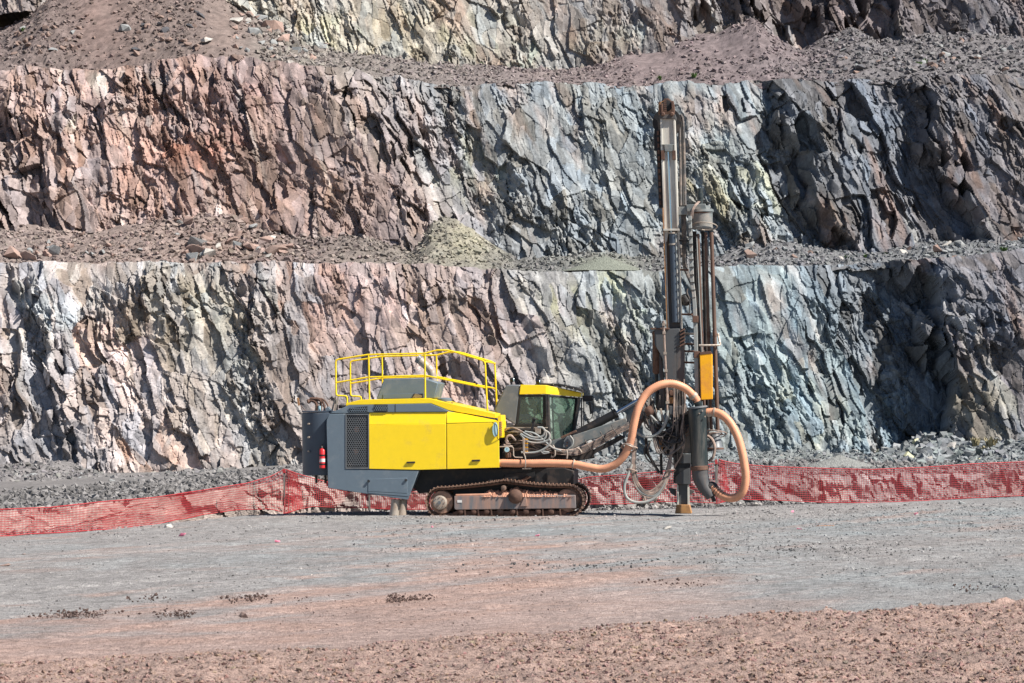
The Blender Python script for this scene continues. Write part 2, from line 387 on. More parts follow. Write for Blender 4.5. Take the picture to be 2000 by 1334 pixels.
def cliff(name, tier, yb, yt, foot, top, B, nx, rows, seed, xr, rough=1.0):
    """one worked face of the quarry: foot and top are rows of the photograph, B the buttresses (metres forward)"""
    v_ = .197 * yb; x = np.concatenate([np.arange(xr[0], -v_, .16), np.linspace(-v_, v_, nx), np.arange(v_ + .12, xr[1], .16)]); nx = len(x); t = np.asarray(rows)
    X = np.repeat(x[:, None], len(t), 1)
    pxb = 1000 + x / yb * FPX; pxt = 1000 + x / yt * FPX
    zb = z_at(interp_px(foot, pxb), yb); zt = z_at(interp_px(top, pxt), yt)
    zt = zt + {1: .08, 2: .22, 3: .1}[tier] * fbm(x * .9, x * 0, seed + 40, 4) + 0.05 * (hsh(np.floor(x * 3.1).astype(np.int64), np.zeros_like(x).astype(np.int64), seed) - .5)
    T = np.minimum(t, 1.0)[None, :]
    cap = np.maximum(t - 1.0, 0)[None, :]
    Z = zb[:, None] + (zt - zb)[:, None] * T
    Y = yb + (yt - yb) * T + 0 * X
    px, py = to_px(X, Y, Z)
    S = X + 0.27 * Z; U = Z - .12 * X
    mB = np.clip(.55 + 2.0 * fbm(X * .30, Z * .26, seed + 61, 4), .06, 1.5) * rough
    mC = np.clip(.55 + 2.1 * fbm(X * .42, Z * .36, seed + 62, 4) + .5 * np.clip(T - .72, 0, 1), .06, 1.5) * rough
    mP = np.clip({1: -.35, 2: .05, 3: -.1}[tier] + 2.6 * fbm(X * .26, Z * .22, seed + 64, 3), 0, 1.1)
    # flat-faced warp, so that joints run straight and then kink
    wx = .22 * trin(X / 1.1, Z / 1.1, seed + 51) + .10 * trin(X / .45, Z / .45, seed + 52, .7)
    wz = .30 * trin(X / 1.2, Z / 1.2, seed + 53, .4) + .12 * trin(X / .5, Z / .5, seed + 54, 1.1)
    Sx = S + wx; Uz = U + wz
    mE = np.clip(.45 + 2.0 * fbm(X * .4, Z * .4, seed + 63, 4), .05, 1.3)
    tA = trin(Sx / 1.9, Uz / 2.6, seed + 100, .2); tB = trin(Sx / .78, Uz / 1.25, seed + 101, .9)
    tC = trin(Sx / .36, Uz / .55, seed + 102, .4); tD = trin(Sx / .17, Uz / .27, seed + 103, 1.2); tE = trin((X + .2 * Z) / .105, Z / .13, seed + 104, .6)
    hA2, eA, a1, a2 = facet(Sx / .85 + 7, Uz / 1.8, seed + 150, .9, .6, .10)
    hB, eB, b1, b2 = facet(Sx / .29 + 3, Uz / .74, seed + 200, 1.15, .85, .10)
    hE, eE, e1_, e2_ = facet((X - .35 * Z + wx) / .40, (Z + .45 * X + wz) / .30, seed + 350, 1.15, .85, .05)
    hC, eC, c1, c2 = facet(Sx / .135, Uz / .31, seed + 300, 1.25, .9, .10)
    hP, eP, p1_, p2_ = facet((Sx + .1 * Z) / .19, Uz / 1.15, seed + 320, 1.3, .9, .16)
    # whole blocks that split along one clean joint stay smooth, their neighbours are shattered
    hS, eS, s1_, s2_ = facet(Sx / 1.55 + 11, Uz / 2.3, seed + 500, 1.0, .8, .12)
    sm = np.where(s1_ < {1: .46, 2: .34, 3: .34}[tier], .16 + .25 * s2_, 1.0)
    mB = mB * sm; mC = mC * sm; mE = mE * sm; mP = mP * sm
    D = .30 * hS + .40 * tA + .26 * (.35 + .65 * sm) * tB + .19 * tC * mB + .10 * tD * np.clip(mC, .12, 1.2) + .05 * tE * mC + .12 * hP * mP
    D = D + .15 * hA2 + .17 * hB * mB + .14 * hE * mE + .085 * hC * mC
    D = D + 0.22 * fbm(S * .22, Z * .10, seed + 70, 3)
    crk = np.clip(1.8 * vnoise(X * .9, Z * .6, seed + 73) - .7, 0, 1)
    D = D - 0.06 * np.exp(-(eB / .04) ** 2) * crk
    shear = {1: .22, 2: .36, 3: .2}[tier] * (py - (py.min() + py.max()) / 2)
    D = D + interp_px(B, (px - shear + 46 * trin(X / 1.6, Z / 1.5, seed + 80, .3) + 20 * trin(X / .6, Z / .7, seed + 82, 1.0) + 70 * (a1 - .5) + 34 * (b1 - .5)).ravel()).reshape(X.shape)
    D = D * np.interp(T, [0, .9, 1], [1, 1, .55])
    topn = np.clip((T - {1: .88, 2: .74, 3: .9}[tier]) / {1: .12, 2: .26, 3: .1}[tier], 0, 1)
    lip = {1: .45, 2: .85, 3: .4}[tier] * topn ** 2
    Yd = Y - D + lip + cap * 3.2
    Zd = Z + 0.12 * D * (1 - topn) - cap * 0.25 + (cap > 0) * .05 * fbm(X * 3, Yd * 3, seed + 81, 3)
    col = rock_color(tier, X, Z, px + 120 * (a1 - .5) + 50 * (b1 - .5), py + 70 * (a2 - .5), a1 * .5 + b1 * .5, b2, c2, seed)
    me = mesh_np(name, np.stack([X, Yd, Zd], -1), grid_quads(nx, len(t)), cols=col.reshape(-1, 3))
    return link(name, me, M_CLIFF)

TOP1 = [(-600, 512), (0, 512), (400, 511), (700, 512), (850, 517), (1000, 527), (1120, 531), (1300, 526), (1400, 519), (1600, 515), (1800, 505), (2000, 488), (2600, 480)]
FOOT1 = [(-600, 945), (0, 940), (500, 950), (700, 945), (1000, 930), (1400, 915), (2000, 910), (2600, 910)]
B1 = [(-800, .3), (0, .2), (60, -.1), (75, .45), (200, .2), (320, .1), (335, .35), (480, -.05), (520, .35), (640, .1), (740, .3), (930, .05), (1000, -.1), (1030, .25), (1150, .1), (1210, -.15), (1250, .3), (1330, .0), (1400, .35), (1560, .45), (1630, .1), (1680, -.7), (1815, -1.0), (1845, .9), (1890, 1.5), (2000, 1.5), (2600, 1.3)]
TOP2 = [(-600, 130), (0, 130), (100, 126), (200, 128), (300, 118), (380, 105), (430, 98), (520, 112), (600, 118), (700, 132), (800, 152), (900, 160), (1050, 154), (1200, 158), (1350, 160), (1450, 157), (1600, 152), (1750, 152), (1850, 142), (2000, 150), (2600, 150)]
FOOT2 = [(-600, 470), (0, 470), (300, 450), (420, 445), (600, 470), (850, 505), (1000, 520), (1300, 525), (1500, 515), (2000, 500), (2600, 500)]
B2 = [(-800, .4), (-20, .4), (25, -.45), (62, .35), (200, .2), (330, .1), (345, .3), (500, .2), (520, .5), (640, .6), (690, .95), (735, .95), (830, -.45), (880, -.65), (940, -.6), (980, -.25), (1100, -.4), (1200, -.15), (1300, -.3), (1330, -.05), (1430, .25), (1480, -.4), (1560, -.7), (1595, .6), (1680, .3), (1740, -.6), (1825, -.6), (1855, .7), (2000, .75), (2600, .7)]
TOP3 = [(-600, -200), (2600, -200)]
FOOT3 = [(-600, 30), (0, 30), (300, 10), (440, 40), (500, 80), (600, 118), (700, 130), (900, 140), (1050, 155), (1200, 140), (1300, 115), (1500, 110), (2000, 100), (2600, 100)]
B3 = [(-800, .2), (0, .3), (400, .1), (560, .35), (800, .1), (840, .3), (1000, .05), (1150, .3), (1340, .4), (1362, -.6), (1412, -.7), (1445, .4), (1475, .4), (1505, -.6), (1565, -.6), (1600, .6), (1660, .3), (1680, -.6), (1712, -.6), (1740, .6), (1830, .1), (1870, .5), (2000, .5), (2600, .5)]

rows = np.concatenate([np.linspace(0, 1, 215), [1.04, 1.1, 1.25, 1.6, 2.0]])
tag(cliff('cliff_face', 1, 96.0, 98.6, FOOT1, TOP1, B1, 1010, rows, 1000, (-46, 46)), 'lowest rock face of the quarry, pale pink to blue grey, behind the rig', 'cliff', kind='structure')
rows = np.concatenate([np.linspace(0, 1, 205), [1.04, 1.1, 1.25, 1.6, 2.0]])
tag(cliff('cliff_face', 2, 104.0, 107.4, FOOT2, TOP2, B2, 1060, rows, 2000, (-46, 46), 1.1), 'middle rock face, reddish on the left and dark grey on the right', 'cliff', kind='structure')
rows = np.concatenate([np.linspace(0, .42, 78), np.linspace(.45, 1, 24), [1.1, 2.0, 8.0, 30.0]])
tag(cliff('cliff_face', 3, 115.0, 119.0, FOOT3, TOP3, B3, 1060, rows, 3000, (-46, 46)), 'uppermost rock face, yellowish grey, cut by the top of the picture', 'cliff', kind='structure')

# ------------------------------------------------------------------ scree lying on the benches
def scree(name, y0, y1, low, high, stops, nx, ny, seed, xr, dz0=-0.30, nrock=20000, smin=.03, smax=.2, label='', smooth_zones=(), blobs=(), size_fn=None):
    x = np.linspace(xr[0], xr[1], nx); t = np.linspace(0, 1, ny)
    p0 = 1000 + x / y0 * FPX; p1 = 1000 + x / y1 * FPX
    z0 = (z_at(interp_px(low, p0), y0) if isinstance(low, list) else low(x)) + dz0
    z1 = z_at(interp_px(high, p1), y1)
    X = np.repeat(x[:, None], ny, 1); T = t[None, :] + 0 * X
    Y = y0 + (y1 - y0) * T
    prof = np.clip(T, 0, 1) ** 0.92
    Z = z0[:, None] + (z1 - z0)[:, None] * prof
    Z = Z + (.22 * fbm(X * .5, Y * .5, seed, 4)) * np.interp(T, [0, .12, .85, 1], [.25, 1, 1, .5])
    def color(px, py, x_, y_, r1):
        st = np.asarray(stops, float)
        w_ = px + 70 * fbm(x_ * .4, y_ * .4, seed + 3, 3)
        c = lin_arr(np.stack([np.interp(w_, st[:, 0], st[:, k]) for k in (1, 2, 3)], -1))
        for bx, by, rx, ry, bc, wt in blobs:
            g = np.exp(-((px - bx) / rx) ** 2 - ((py - by) / ry) ** 2) * wt
            g = np.clip(g * (1 + .6 * fbm(x_ * 1.5, y_ * 1.5, seed + 4, 3)), 0, 1)
            c = c * (1 - g[..., None]) + lin_arr(bc) * g[..., None]
        return c
    hh, ee, r1, r2 = facet(X / .22, Y / .22, seed + 7, 1.2, .7)
    h2, e2, q1, q2 = facet(X / .6, Y / .6, seed + 8, 1.2, .7)
    px, py = to_px(X, Y, Z)
    sm = np.zeros_like(X)
    for bx, by, rx, ry in smooth_zones: sm = np.maximum(sm, np.exp(-((px - bx) / rx) ** 2 - ((py - by) / ry) ** 2))
    Zd = Z + (.07 * hh + .12 * h2) * (1 - sm * .9)
    col = color(px, py, X, Y, r1) * (.62 + .35 * r1)[..., None]
    me = mesh_np(name, np.stack([X, Y, Zd], -1), grid_quads(nx, ny), cols=col.reshape(-1, 3))
    tag(link(name, me, M_RUBBLE), label, 'scree', kind='structure')
    def height(xx, yy):
        fi_ = (xx - xr[0]) / (xr[1] - xr[0]) * (nx - 1); fj = (yy - y0) / (y1 - y0) * (ny - 1)
        i = np.clip(fi_.astype(int), 0, nx - 2); j = np.clip(fj.astype(int), 0, ny - 2)
        a = np.clip(fi_ - i, 0, 1); b = np.clip(fj - j, 0, 1)
        return (Zd[i, j] * (1 - a) + Zd[i + 1, j] * a) * (1 - b) + (Zd[i, j + 1] * (1 - a) + Zd[i + 1, j + 1] * a) * b
    r = np.random.default_rng(seed)
    xx = r.uniform(xr[0], xr[1], nrock); yy = y0 + (y1 - y0) * r.uniform(.0, .97, nrock)
    vis = np.abs(xx) < yy * .2 + .8; xx, yy = xx[vis], yy[vis]
    zz = height(xx, yy); ppx, ppy = to_px(xx, yy, zz)
    s_ = np.zeros_like(xx)
    for bx, by, rx, ry in smooth_zones: s_ = np.maximum(s_, np.exp(-((ppx - bx) / rx) ** 2 - ((ppy - by) / ry) ** 2))
    keep = r.random(len(xx)) > s_ * 1.05
    xx, yy, zz, ppx, ppy = xx[keep], yy[keep], zz[keep], ppx[keep], ppy[keep]
    sz = smin + (smax - smin) * r.random(len(xx)) ** 5
    if size_fn is not None: sz = sz * size_fn(ppx, ppy)
    c = color(ppx, ppy, xx, yy, 0) * (.58 + .70 * r.random((len(xx), 1))) * (1 + .018 * r.normal(size=(len(xx), 3)))
    big = sz > (smin + .33 * (smax - smin))
    P = np.stack([xx, yy, zz + sz * .25], -1)
    sname = 'rubble'
    a = scatter(sname, P[~big], sz[~big], c[~big], M_RUBBLE, 'oct', seed + 1, .85)
    tag(a, 'small broken stones of the ' + label, 'rubble', kind='stuff')
    b = scatter(sname, P[big], sz[big], c[big], M_RUBBLE, 'cube', seed + 2, .85)
    tag(b, 'larger broken stones of the ' + label, 'rubble', kind='stuff')
    return height

HIGH1 = [(-600, 905), (0, 900), (150, 905), (240, 935), (330, 930), (450, 915), (520, 925), (640, 950), (760, 960), (1000, 940), (1150, 890), (1300, 885), (1420, 878), (1500, 886), (1600, 884), (1690, 892), (1760, 868), (1800, 850), (1850, 862), (1900, 850), (2000, 852), (2600, 850)]
HIGH2 = [(-600, 440), (0, 438), (150, 452), (240, 425), (310, 414), (420, 408), (520, 432), (620, 450), (720, 458), (810, 480), (845, 424), (880, 426), (920, 448), (960, 476), (1005, 504), (1040, 508), (1140, 498), (1180, 494), (1250, 505), (1400, 505), (1450, 478), (1500, 466), (1560, 484), (1640, 488), (1720, 480), (1800, 470), (1900, 474), (2000, 462), (2600, 460)]
HIGH3 = [(-600, 60), (0, 60), (60, 30), (110, -25), (400, -40), (450, 0), (480, 20), (560, 60), (620, 88), (700, 104), (800, 110), (900, 122), (1000, 132), (1090, 140), (1160, 128), (1220, 102), (1290, 90), (1340, 66), (1400, 62), (1470, 32), (1510, 70), (1560, 100), (1610, 70), (1665, 52), (1715, 80), (1800, 66), (1900, 58), (2000, 60), (2600, 60)]
S1 = [(0, 124, 120, 120), (400, 126, 123, 122), (800, 126, 125, 124), (1300, 126, 134, 136), (1700, 126, 132, 134), (2000, 124, 130, 132)]
S2 = [(0, 140, 124, 118), (300, 146, 126, 118), (600, 134, 118, 112), (850, 132, 126, 116), (1000, 118, 118, 116), (1400, 122, 122, 124), (2000, 116, 120, 124)]
S3 = [(0, 124, 108, 104), (250, 122, 104, 98), (450, 126, 110, 104), (560, 134, 126, 118), (800, 132, 122, 118), (1250, 128, 112, 112), (1500, 122, 108, 110), (1700, 116, 112, 114), (2000, 118, 114, 116)]
h_s2 = scree('scree_slope', 99.2, 104.6, TOP1, HIGH2, S2, 640, 58, 5000, (-36, 36), nrock=39000, smin=.022, smax=.15, label='rubble shelf between the lower and middle faces',
      smooth_zones=[(1180, 515, 60, 16), (220, 440, 60, 20)], blobs=[(915, 470, 75, 50, (158, 152, 128), .85), (1180, 513, 70, 16, (134, 138, 124), .9), (440, 480, 90, 40, (150, 124, 112), .6)],
      size_fn=lambda px, py: 1 + .5 * np.exp(-((px - 470) / 150) ** 2))
h_s3 = scree('scree_slope', 108.3, 115.6, TOP2, HIGH3, S3, 640, 66, 6000, (-38, 38), nrock=38000, smin=.022, smax=.15, label='rubble shelf below the uppermost face',
      smooth_zones=[(200, 40, 50, 90), (430, 60, 40, 70), (1270, 120, 70, 40), (1420, 90, 80, 40), (480, 90, 40, 40)], blobs=[(200, 40, 60, 90, (138, 112, 104), .7), (440, 60, 50, 70, (134, 114, 106), .7), (560, 70, 60, 50, (152, 142, 134), .6), (1290, 120, 90, 40, (132, 114, 114), .7)],
      size_fn=lambda px, py: 1 + .7 * np.exp(-((px - 560) / 70) ** 2) + .3 * np.exp(-((px - 1850) / 180) ** 2))
h_s1 = scree('scree_slope', 84.0, 97.0, lambda x: bench_z(x), HIGH1, S1, 560, 90, 4000, (-34, 34), dz0=-.16, nrock=38000, smin=.024, smax=.17, label='rubble at the foot of the lowest face',
      blobs=[(1560, 900, 120, 14, (122, 126, 122), .5)],
      size_fn=lambda px, py: 1 + .9 * np.exp(-((px - 1830) / 120) ** 2))

# ------------------------------------------------------------------ low shelf behind the net: its broken front and its top
xs = np.arange(-17, 19.5, 0.034); hs = np.concatenate([np.linspace(0, 1, 34), [1.08, 1.2, 1.5, 2, 3]])
X = np.repeat(xs[:, None], len(hs), 1); T = np.minimum(hs, 1)[None, :] + 0 * X; cap = np.maximum(hs - 1, 0)[None, :]
zb = ground_z(xs, edge_y(xs)) - .12; zt = bench_z(xs) + .07 * fbm(xs * .8, xs * 0, 91, 4)
Z = zb[:, None] + (zt - zb)[:, None] * T
S = X + .35 * Z
hA, eA, a1, a2 = facet(S / .95, Z / .9, 701, 1.2, .9)
hB, eB, b1, b2 = facet(S / .34, Z / .42, 702, 1.2, .9)
hC, eC, c1, c2 = facet(S / .13, Z / .16, 703, 1.2, .8)
hT = trin(X / .5, Z / .4, 706, .5); hU = trin(X / .2, Z / .17, 707, 1.0)
D = (.26 * hA + .15 * hB + .06 * hC + .3 * hT + .13 * hU + .22 * fbm(X * .45, Z * .3, 704, 3)) * np.interp(T, [0, .85, 1], [1, 1, .6])
Y = edge_y(X) + .45 + .28 * T - D + cap * .8
Zd = Z - cap * .02 + .06 * hB * (T >= 1)
px, py = to_px(X, Y, Z)
base = lin_arr(np.stack([np.interp(px, [0, 400, 800, 1200, 1600, 2000], v) for v in ([176, 182, 172, 150, 144, 150], [158, 164, 160, 148, 144, 144], [150, 154, 154, 146, 144, 144])], -1))
pk = np.clip(fbm(X * .6, Z * .8, 705, 3) * 2, 0, 1)[..., None] * .6
base = base * (1 - pk) + lin_arr([190, 160, 148]) * pk
me = mesh_np('rock_ledge', np.stack([X, Y, Zd], -1), grid_quads(len(xs), len(hs)), cols=(base * .78 * ((.75 + .4 * b1) * (.85 + .3 * c1))[..., None]).reshape(-1, 3))
tag(link('rock_ledge', me, M_CLIFF), 'knee high broken rock step running behind the red net', 'rock ledge', kind='structure')

fx = np.linspace(-40, 40, 240); ft = np.linspace(0, 1, 90)
X = np.repeat(fx[:, None], 90, 1); Y0 = edge_y(X) + 1.0; Y = Y0 + (97.5 - Y0) * ft[None, :]
Z = bench_z(X) - .05 + .06 * fbm(X * .7, Y * .5, 95, 4) + .03 * facet(X / .3, Y / .3, 96)[0]
px, py = to_px(X, Y, Z)
bc = lin_arr(np.stack([np.interp(px, [0, 600, 1200, 2000], v) for v in ([112, 116, 124, 122], [108, 114, 126, 126], [107, 113, 126, 127])], -1)) * (1 + .12 * fbm(X * .9, Y * .4, 97, 3))[..., None]
tag(link('bench_floor', mesh_np('bench_floor', np.stack([X, Y, Z], -1), grid_quads(240, 90), cols=bc.reshape(-1, 3)), M_RUBBLE), 'gravel floor of the low shelf between net and cliff', 'ground', kind='structure')
n = 34000
cx = rng.uniform(-15, 18, n); cy = edge_y(cx) + .7 + 29 * rng.random(n) ** 1.4
keep = (np.abs(cx) < cy * .2 + .6) & (rng.random(n) < np.interp(cx, [-12, -6, -3, 3, 6, 14], [1, 1, .35, .4, .7, .8])); cx, cy = cx[keep], cy[keep]
sz = .022 + .12 * rng.random(len(cx)) ** 6
zz = bench_z(cx) - .02
px, py = to_px(cx, cy, zz)
cc = lin_arr([118, 115, 114]) * (.6 + .7 * rng.random((len(cx), 1)))
tag(scatter('rubble', np.stack([cx, cy, zz + sz * .2], -1), sz, cc, M_RUBBLE, 'oct', 99, .85), 'grey stones strewn on the low shelf behind the net', 'rubble', kind='stuff')
# stones fallen to the foot of the step
n = 1500
cx = rng.uniform(-13, 15, n); cy = edge_y(cx) + .25 - .55 * rng.random(n) ** 2
sz = .025 + .09 * rng.random(n) ** 3
tag(scatter('rubble', np.stack([cx, cy, ground_z(cx, cy) + sz * .3], -1), sz, lin_arr([150, 146, 143]) * (.7 + .55 * rng.random((n, 1))), M_RUBBLE, 'cube', 98, .85), 'stones fallen along the foot of the rock step', 'rubble', kind='stuff')

# ================================================================== the drill rig
def simple_mat(name, col, rough=0.5, metal=0.0, dirt=None, dirt_amt=0.0, dirt_scale=3.0, bump=0.0, bscale=40, coat=0.0, vary=0.08, streak=False, spec=0.5):
    m, n, l, b = new_mat(name)
    tc = n.new('ShaderNodeTexCoord'); v = tc.outputs['Object']
    n1 = noise_node(n, l, v, 6, 5, 0.65)
    r1 = ramp(n, l, n1.outputs['Fac'], ((0.3, 1 - vary), (0.7, 1 + vary)))
    c = mixc(n, l, 1.0, lin(*col), r1.outputs[0], 'MULTIPLY')
    b.inputs['Metallic'].default_value = metal; b.inputs['Roughness'].default_value = rough
    b.inputs['Coat Weight'].default_value = coat; b.inputs['Specular IOR Level'].default_value = spec
    if dirt is not None:
        vec = v
        if streak:
            mp = n.new('ShaderNodeMapping'); mp.inputs['Scale'].default_value = (1, 1, .12); l.new(v, mp.inputs['Vector']); vec = mp.outputs[0]
        n2 = noise_node(n, l, vec, dirt_scale, 7, 0.72)
        r2 = ramp(n, l, n2.outputs['Fac'], ((0.62 - 0.42 * dirt_amt, 0.0), (0.86 - 0.3 * dirt_amt, 1.0)))
        c = mixc(n, l, r2.outputs[0], c, lin(*dirt))
        rr = n.new('ShaderNodeMapRange'); l.new(r2.outputs[0], rr.inputs[0]); rr.inputs[3].default_value = rough; rr.inputs[4].default_value = 0.9
        l.new(rr.outputs[0], b.inputs['Roughness'])
        if metal:
            mr = n.new('ShaderNodeMapRange'); l.new(r2.outputs[0], mr.inputs[0]); mr.inputs[3].default_value = metal; mr.inputs[4].default_value = 0
            l.new(mr.outputs[0], b.inputs['Metallic'])
    l.new(c, b.inputs['Base Color'])
    if bump:
        n3 = noise_node(n, l, v, bscale, 4, 0.6); bp = n.new('ShaderNodeBump'); bp.inputs['Strength'].default_value = bump; bp.inputs['Distance'].default_value = 0.01
        l.new(n3.outputs['Fac'], bp.inputs['Height']); l.new(bp.outputs[0], b.inputs['Normal'])
    return m

DUST = (176, 150, 134)
M = {
 'yellow': simple_mat('yellow_paint', (248, 212, 24), .38, dirt=(214, 182, 70), dirt_amt=.16, dirt_scale=2.2, vary=.03, coat=.25),
 'amber': simple_mat('amber_paint', (240, 172, 12), .45, dirt=(196, 130, 60), dirt_amt=.4, dirt_scale=3, vary=.05),
 'rail': simple_mat('rail_paint', (240, 206, 20), .4, dirt=(170, 140, 60), dirt_amt=.25, dirt_scale=8, vary=.05),
 'slate': simple_mat('slate_paint', (98, 112, 123), .42, dirt=(128, 134, 138), dirt_amt=.2, dirt_scale=2.5, vary=.05, coat=.1),
 'grey': simple_mat('grey_paint', (98, 102, 106), .45, dirt=(134, 130, 126), dirt_amt=.22, dirt_scale=3, vary=.06),
 'boom': simple_mat('boom_paint', (108, 114, 114), .45, dirt=(158, 144, 132), dirt_amt=.35, dirt_scale=3, vary=.06),
 'navy': simple_mat('dark_tank_paint', (62, 73, 86), .42, dirt=(92, 94, 98), dirt_amt=.2, dirt_scale=2.5, vary=.06),
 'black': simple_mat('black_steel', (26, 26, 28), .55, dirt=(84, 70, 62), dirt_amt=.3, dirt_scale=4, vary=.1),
 'cyclone': simple_mat('cyclone_steel', (34, 44, 46), .42, dirt=(112, 106, 98), dirt_amt=.32, dirt_scale=5, vary=.1, streak=True),
 'rust': simple_mat('rusty_steel', (104, 76, 62), .75, dirt=(62, 44, 38), dirt_amt=.5, dirt_scale=5, vary=.15, bump=.3),
 'rod': simple_mat('drill_rod_steel', (112, 88, 76), .55, metal=.25, dirt=(70, 52, 44), dirt_amt=.5, dirt_scale=3, vary=.12, streak=True),
 'mast': simple_mat('mast_steel', (190, 187, 178), .5, dirt=(120, 90, 72), dirt_amt=.34, dirt_scale=3, vary=.06, streak=True),
 'mastdark': simple_mat('mast_dark_steel', (74, 76, 78), .55, dirt=(104, 82, 68), dirt_amt=.4, dirt_scale=3, vary=.08, streak=True),
 'ochre': simple_mat('ochre_worn_paint', (176, 130, 78), .75, dirt=(134, 98, 78), dirt_amt=.65, dirt_scale=4, vary=.12),
 'chrome': simple_mat('chrome', (200, 206, 212), .14, metal=1.0, vary=.02),
 'rubber': simple_mat('rubber_hose', (60, 60, 62), .6, dirt=(150, 134, 122), dirt_amt=.45, dirt_scale=5, vary=.1),
 'hose': simple_mat('dusty_hose', (104, 92, 86), .7, dirt=(186, 162, 148), dirt_amt=.6, dirt_scale=5, vary=.12),
 'darkhose': simple_mat('dark_hose', (46, 42, 40), .6, dirt=(128, 108, 96), dirt_amt=.35, dirt_scale=6, vary=.1),
 'greyhose': simple_mat('grey_hose', (142, 146, 144), .6, dirt=(176, 158, 144), dirt_amt=.3, dirt_scale=5, vary=.08),
 'orange': simple_mat('orange_hose', (214, 152, 118), .5, dirt=(168, 118, 94), dirt_amt=.3, dirt_scale=2.0, vary=.08),
 'clamp': simple_mat('clamp_steel', (170, 160, 148), .5, metal=.3, dirt=(130, 104, 86), dirt_amt=.4, dirt_scale=9, vary=.06),
 'track': simple_mat('track_steel', (94, 80, 70), .6, metal=.2, dirt=(182, 140, 118), dirt_amt=.55, dirt_scale=4, vary=.12, bump=.3),
 'trackbeam': simple_mat('track_frame_paint', (104, 108, 112), .55, dirt=(172, 132, 112), dirt_amt=.55, dirt_scale=4.5, vary=.1, streak=True),
 'mud': simple_mat('dried_mud', (184, 138, 116), .95, vary=.2, bump=.9, bscale=18, spec=.1),
 'red': simple_mat('red_paint', (200, 40, 44), .35, vary=.05, coat=.3),
 'white': simple_mat('white_label', (214, 212, 208), .6, vary=.03),
 'bluelabel': simple_mat('blue_label', (36, 58, 128), .5, vary=.03),
 'lens': simple_mat('lamp_lens', (150, 186, 196), .12, vary=.04, coat=.6),
 'olive': simple_mat('seat_fabric', (40, 44, 46), .85, vary=.1),
 'net': simple_mat('red_plastic_net', (164, 36, 44), .75, dirt=(156, 92, 90), dirt_amt=.35, dirt_scale=1.5, vary=.15),
 'netpost': simple_mat('net_stake', (120, 116, 112), .6, metal=.3, dirt=(110, 84, 70), dirt_amt=.3, vary=.08),
 'pink': simple_mat('pink_spray_paint', (236, 104, 144), .75, dirt=(168, 160, 156), dirt_amt=.5, dirt_scale=9, vary=.1, bump=.3),
 'leaf': simple_mat('green_leaf', (74, 104, 44), .7, vary=.3),
 'straw': simple_mat('dry_grass', (150, 140, 108), .8, vary=.25),
}
def glass_mat():
    m, n, l, b = new_mat('cab_glass'); n.remove(b)
    tr = n.new('ShaderNodeBsdfTransparent'); tr.inputs[0].default_value = (.72, .84, .78, 1)
    gl = n.new('ShaderNodeBsdfGlossy'); gl.inputs['Roughness'].default_value = 0.03
    fr = n.new('ShaderNodeFresnel'); fr.inputs[0].default_value = 1.5
    mx = n.new('ShaderNodeMixShader'); l.new(fr.outputs[0], mx.inputs[0]); l.new(tr.outputs[0], mx.inputs[1]); l.new(gl.outputs[0], mx.inputs[2])
    df = n.new('ShaderNodeBsdfDiffuse'); df.inputs[0].default_value = (.42, .52, .46, 1)      # film of dust
    m2 = n.new('ShaderNodeMixShader'); m2.inputs[0].default_value = .08; l.new(mx.outputs[0], m2.inputs[1]); l.new(df.outputs[0], m2.inputs[2])
    l.new(m2.outputs[0], n['Material Output'].inputs[0]); return m
M['glass'] = glass_mat()

# rig frame: x along the machine, y away from the camera, z up; origin under its near side
RIG_Y, YAW = 60.0, R(6)
CY, SY = math.cos(YAW), math.sin(YAW)
def P(px, py, w=0.0):
    """point of the rig seen at pixel (px, py) and lying w metres behind its near side"""
    q = (px - 1000) / FPX
    L = (q * (RIG_Y + w * CY) - w * SY) / (CY + q * SY)
    d = RIG_Y - L * SY + w * CY
    return Vector((L, w, EYE + (HOR - py) / FPX * d))
PX = 60.0 / FPX       # metres per photograph pixel at the rig

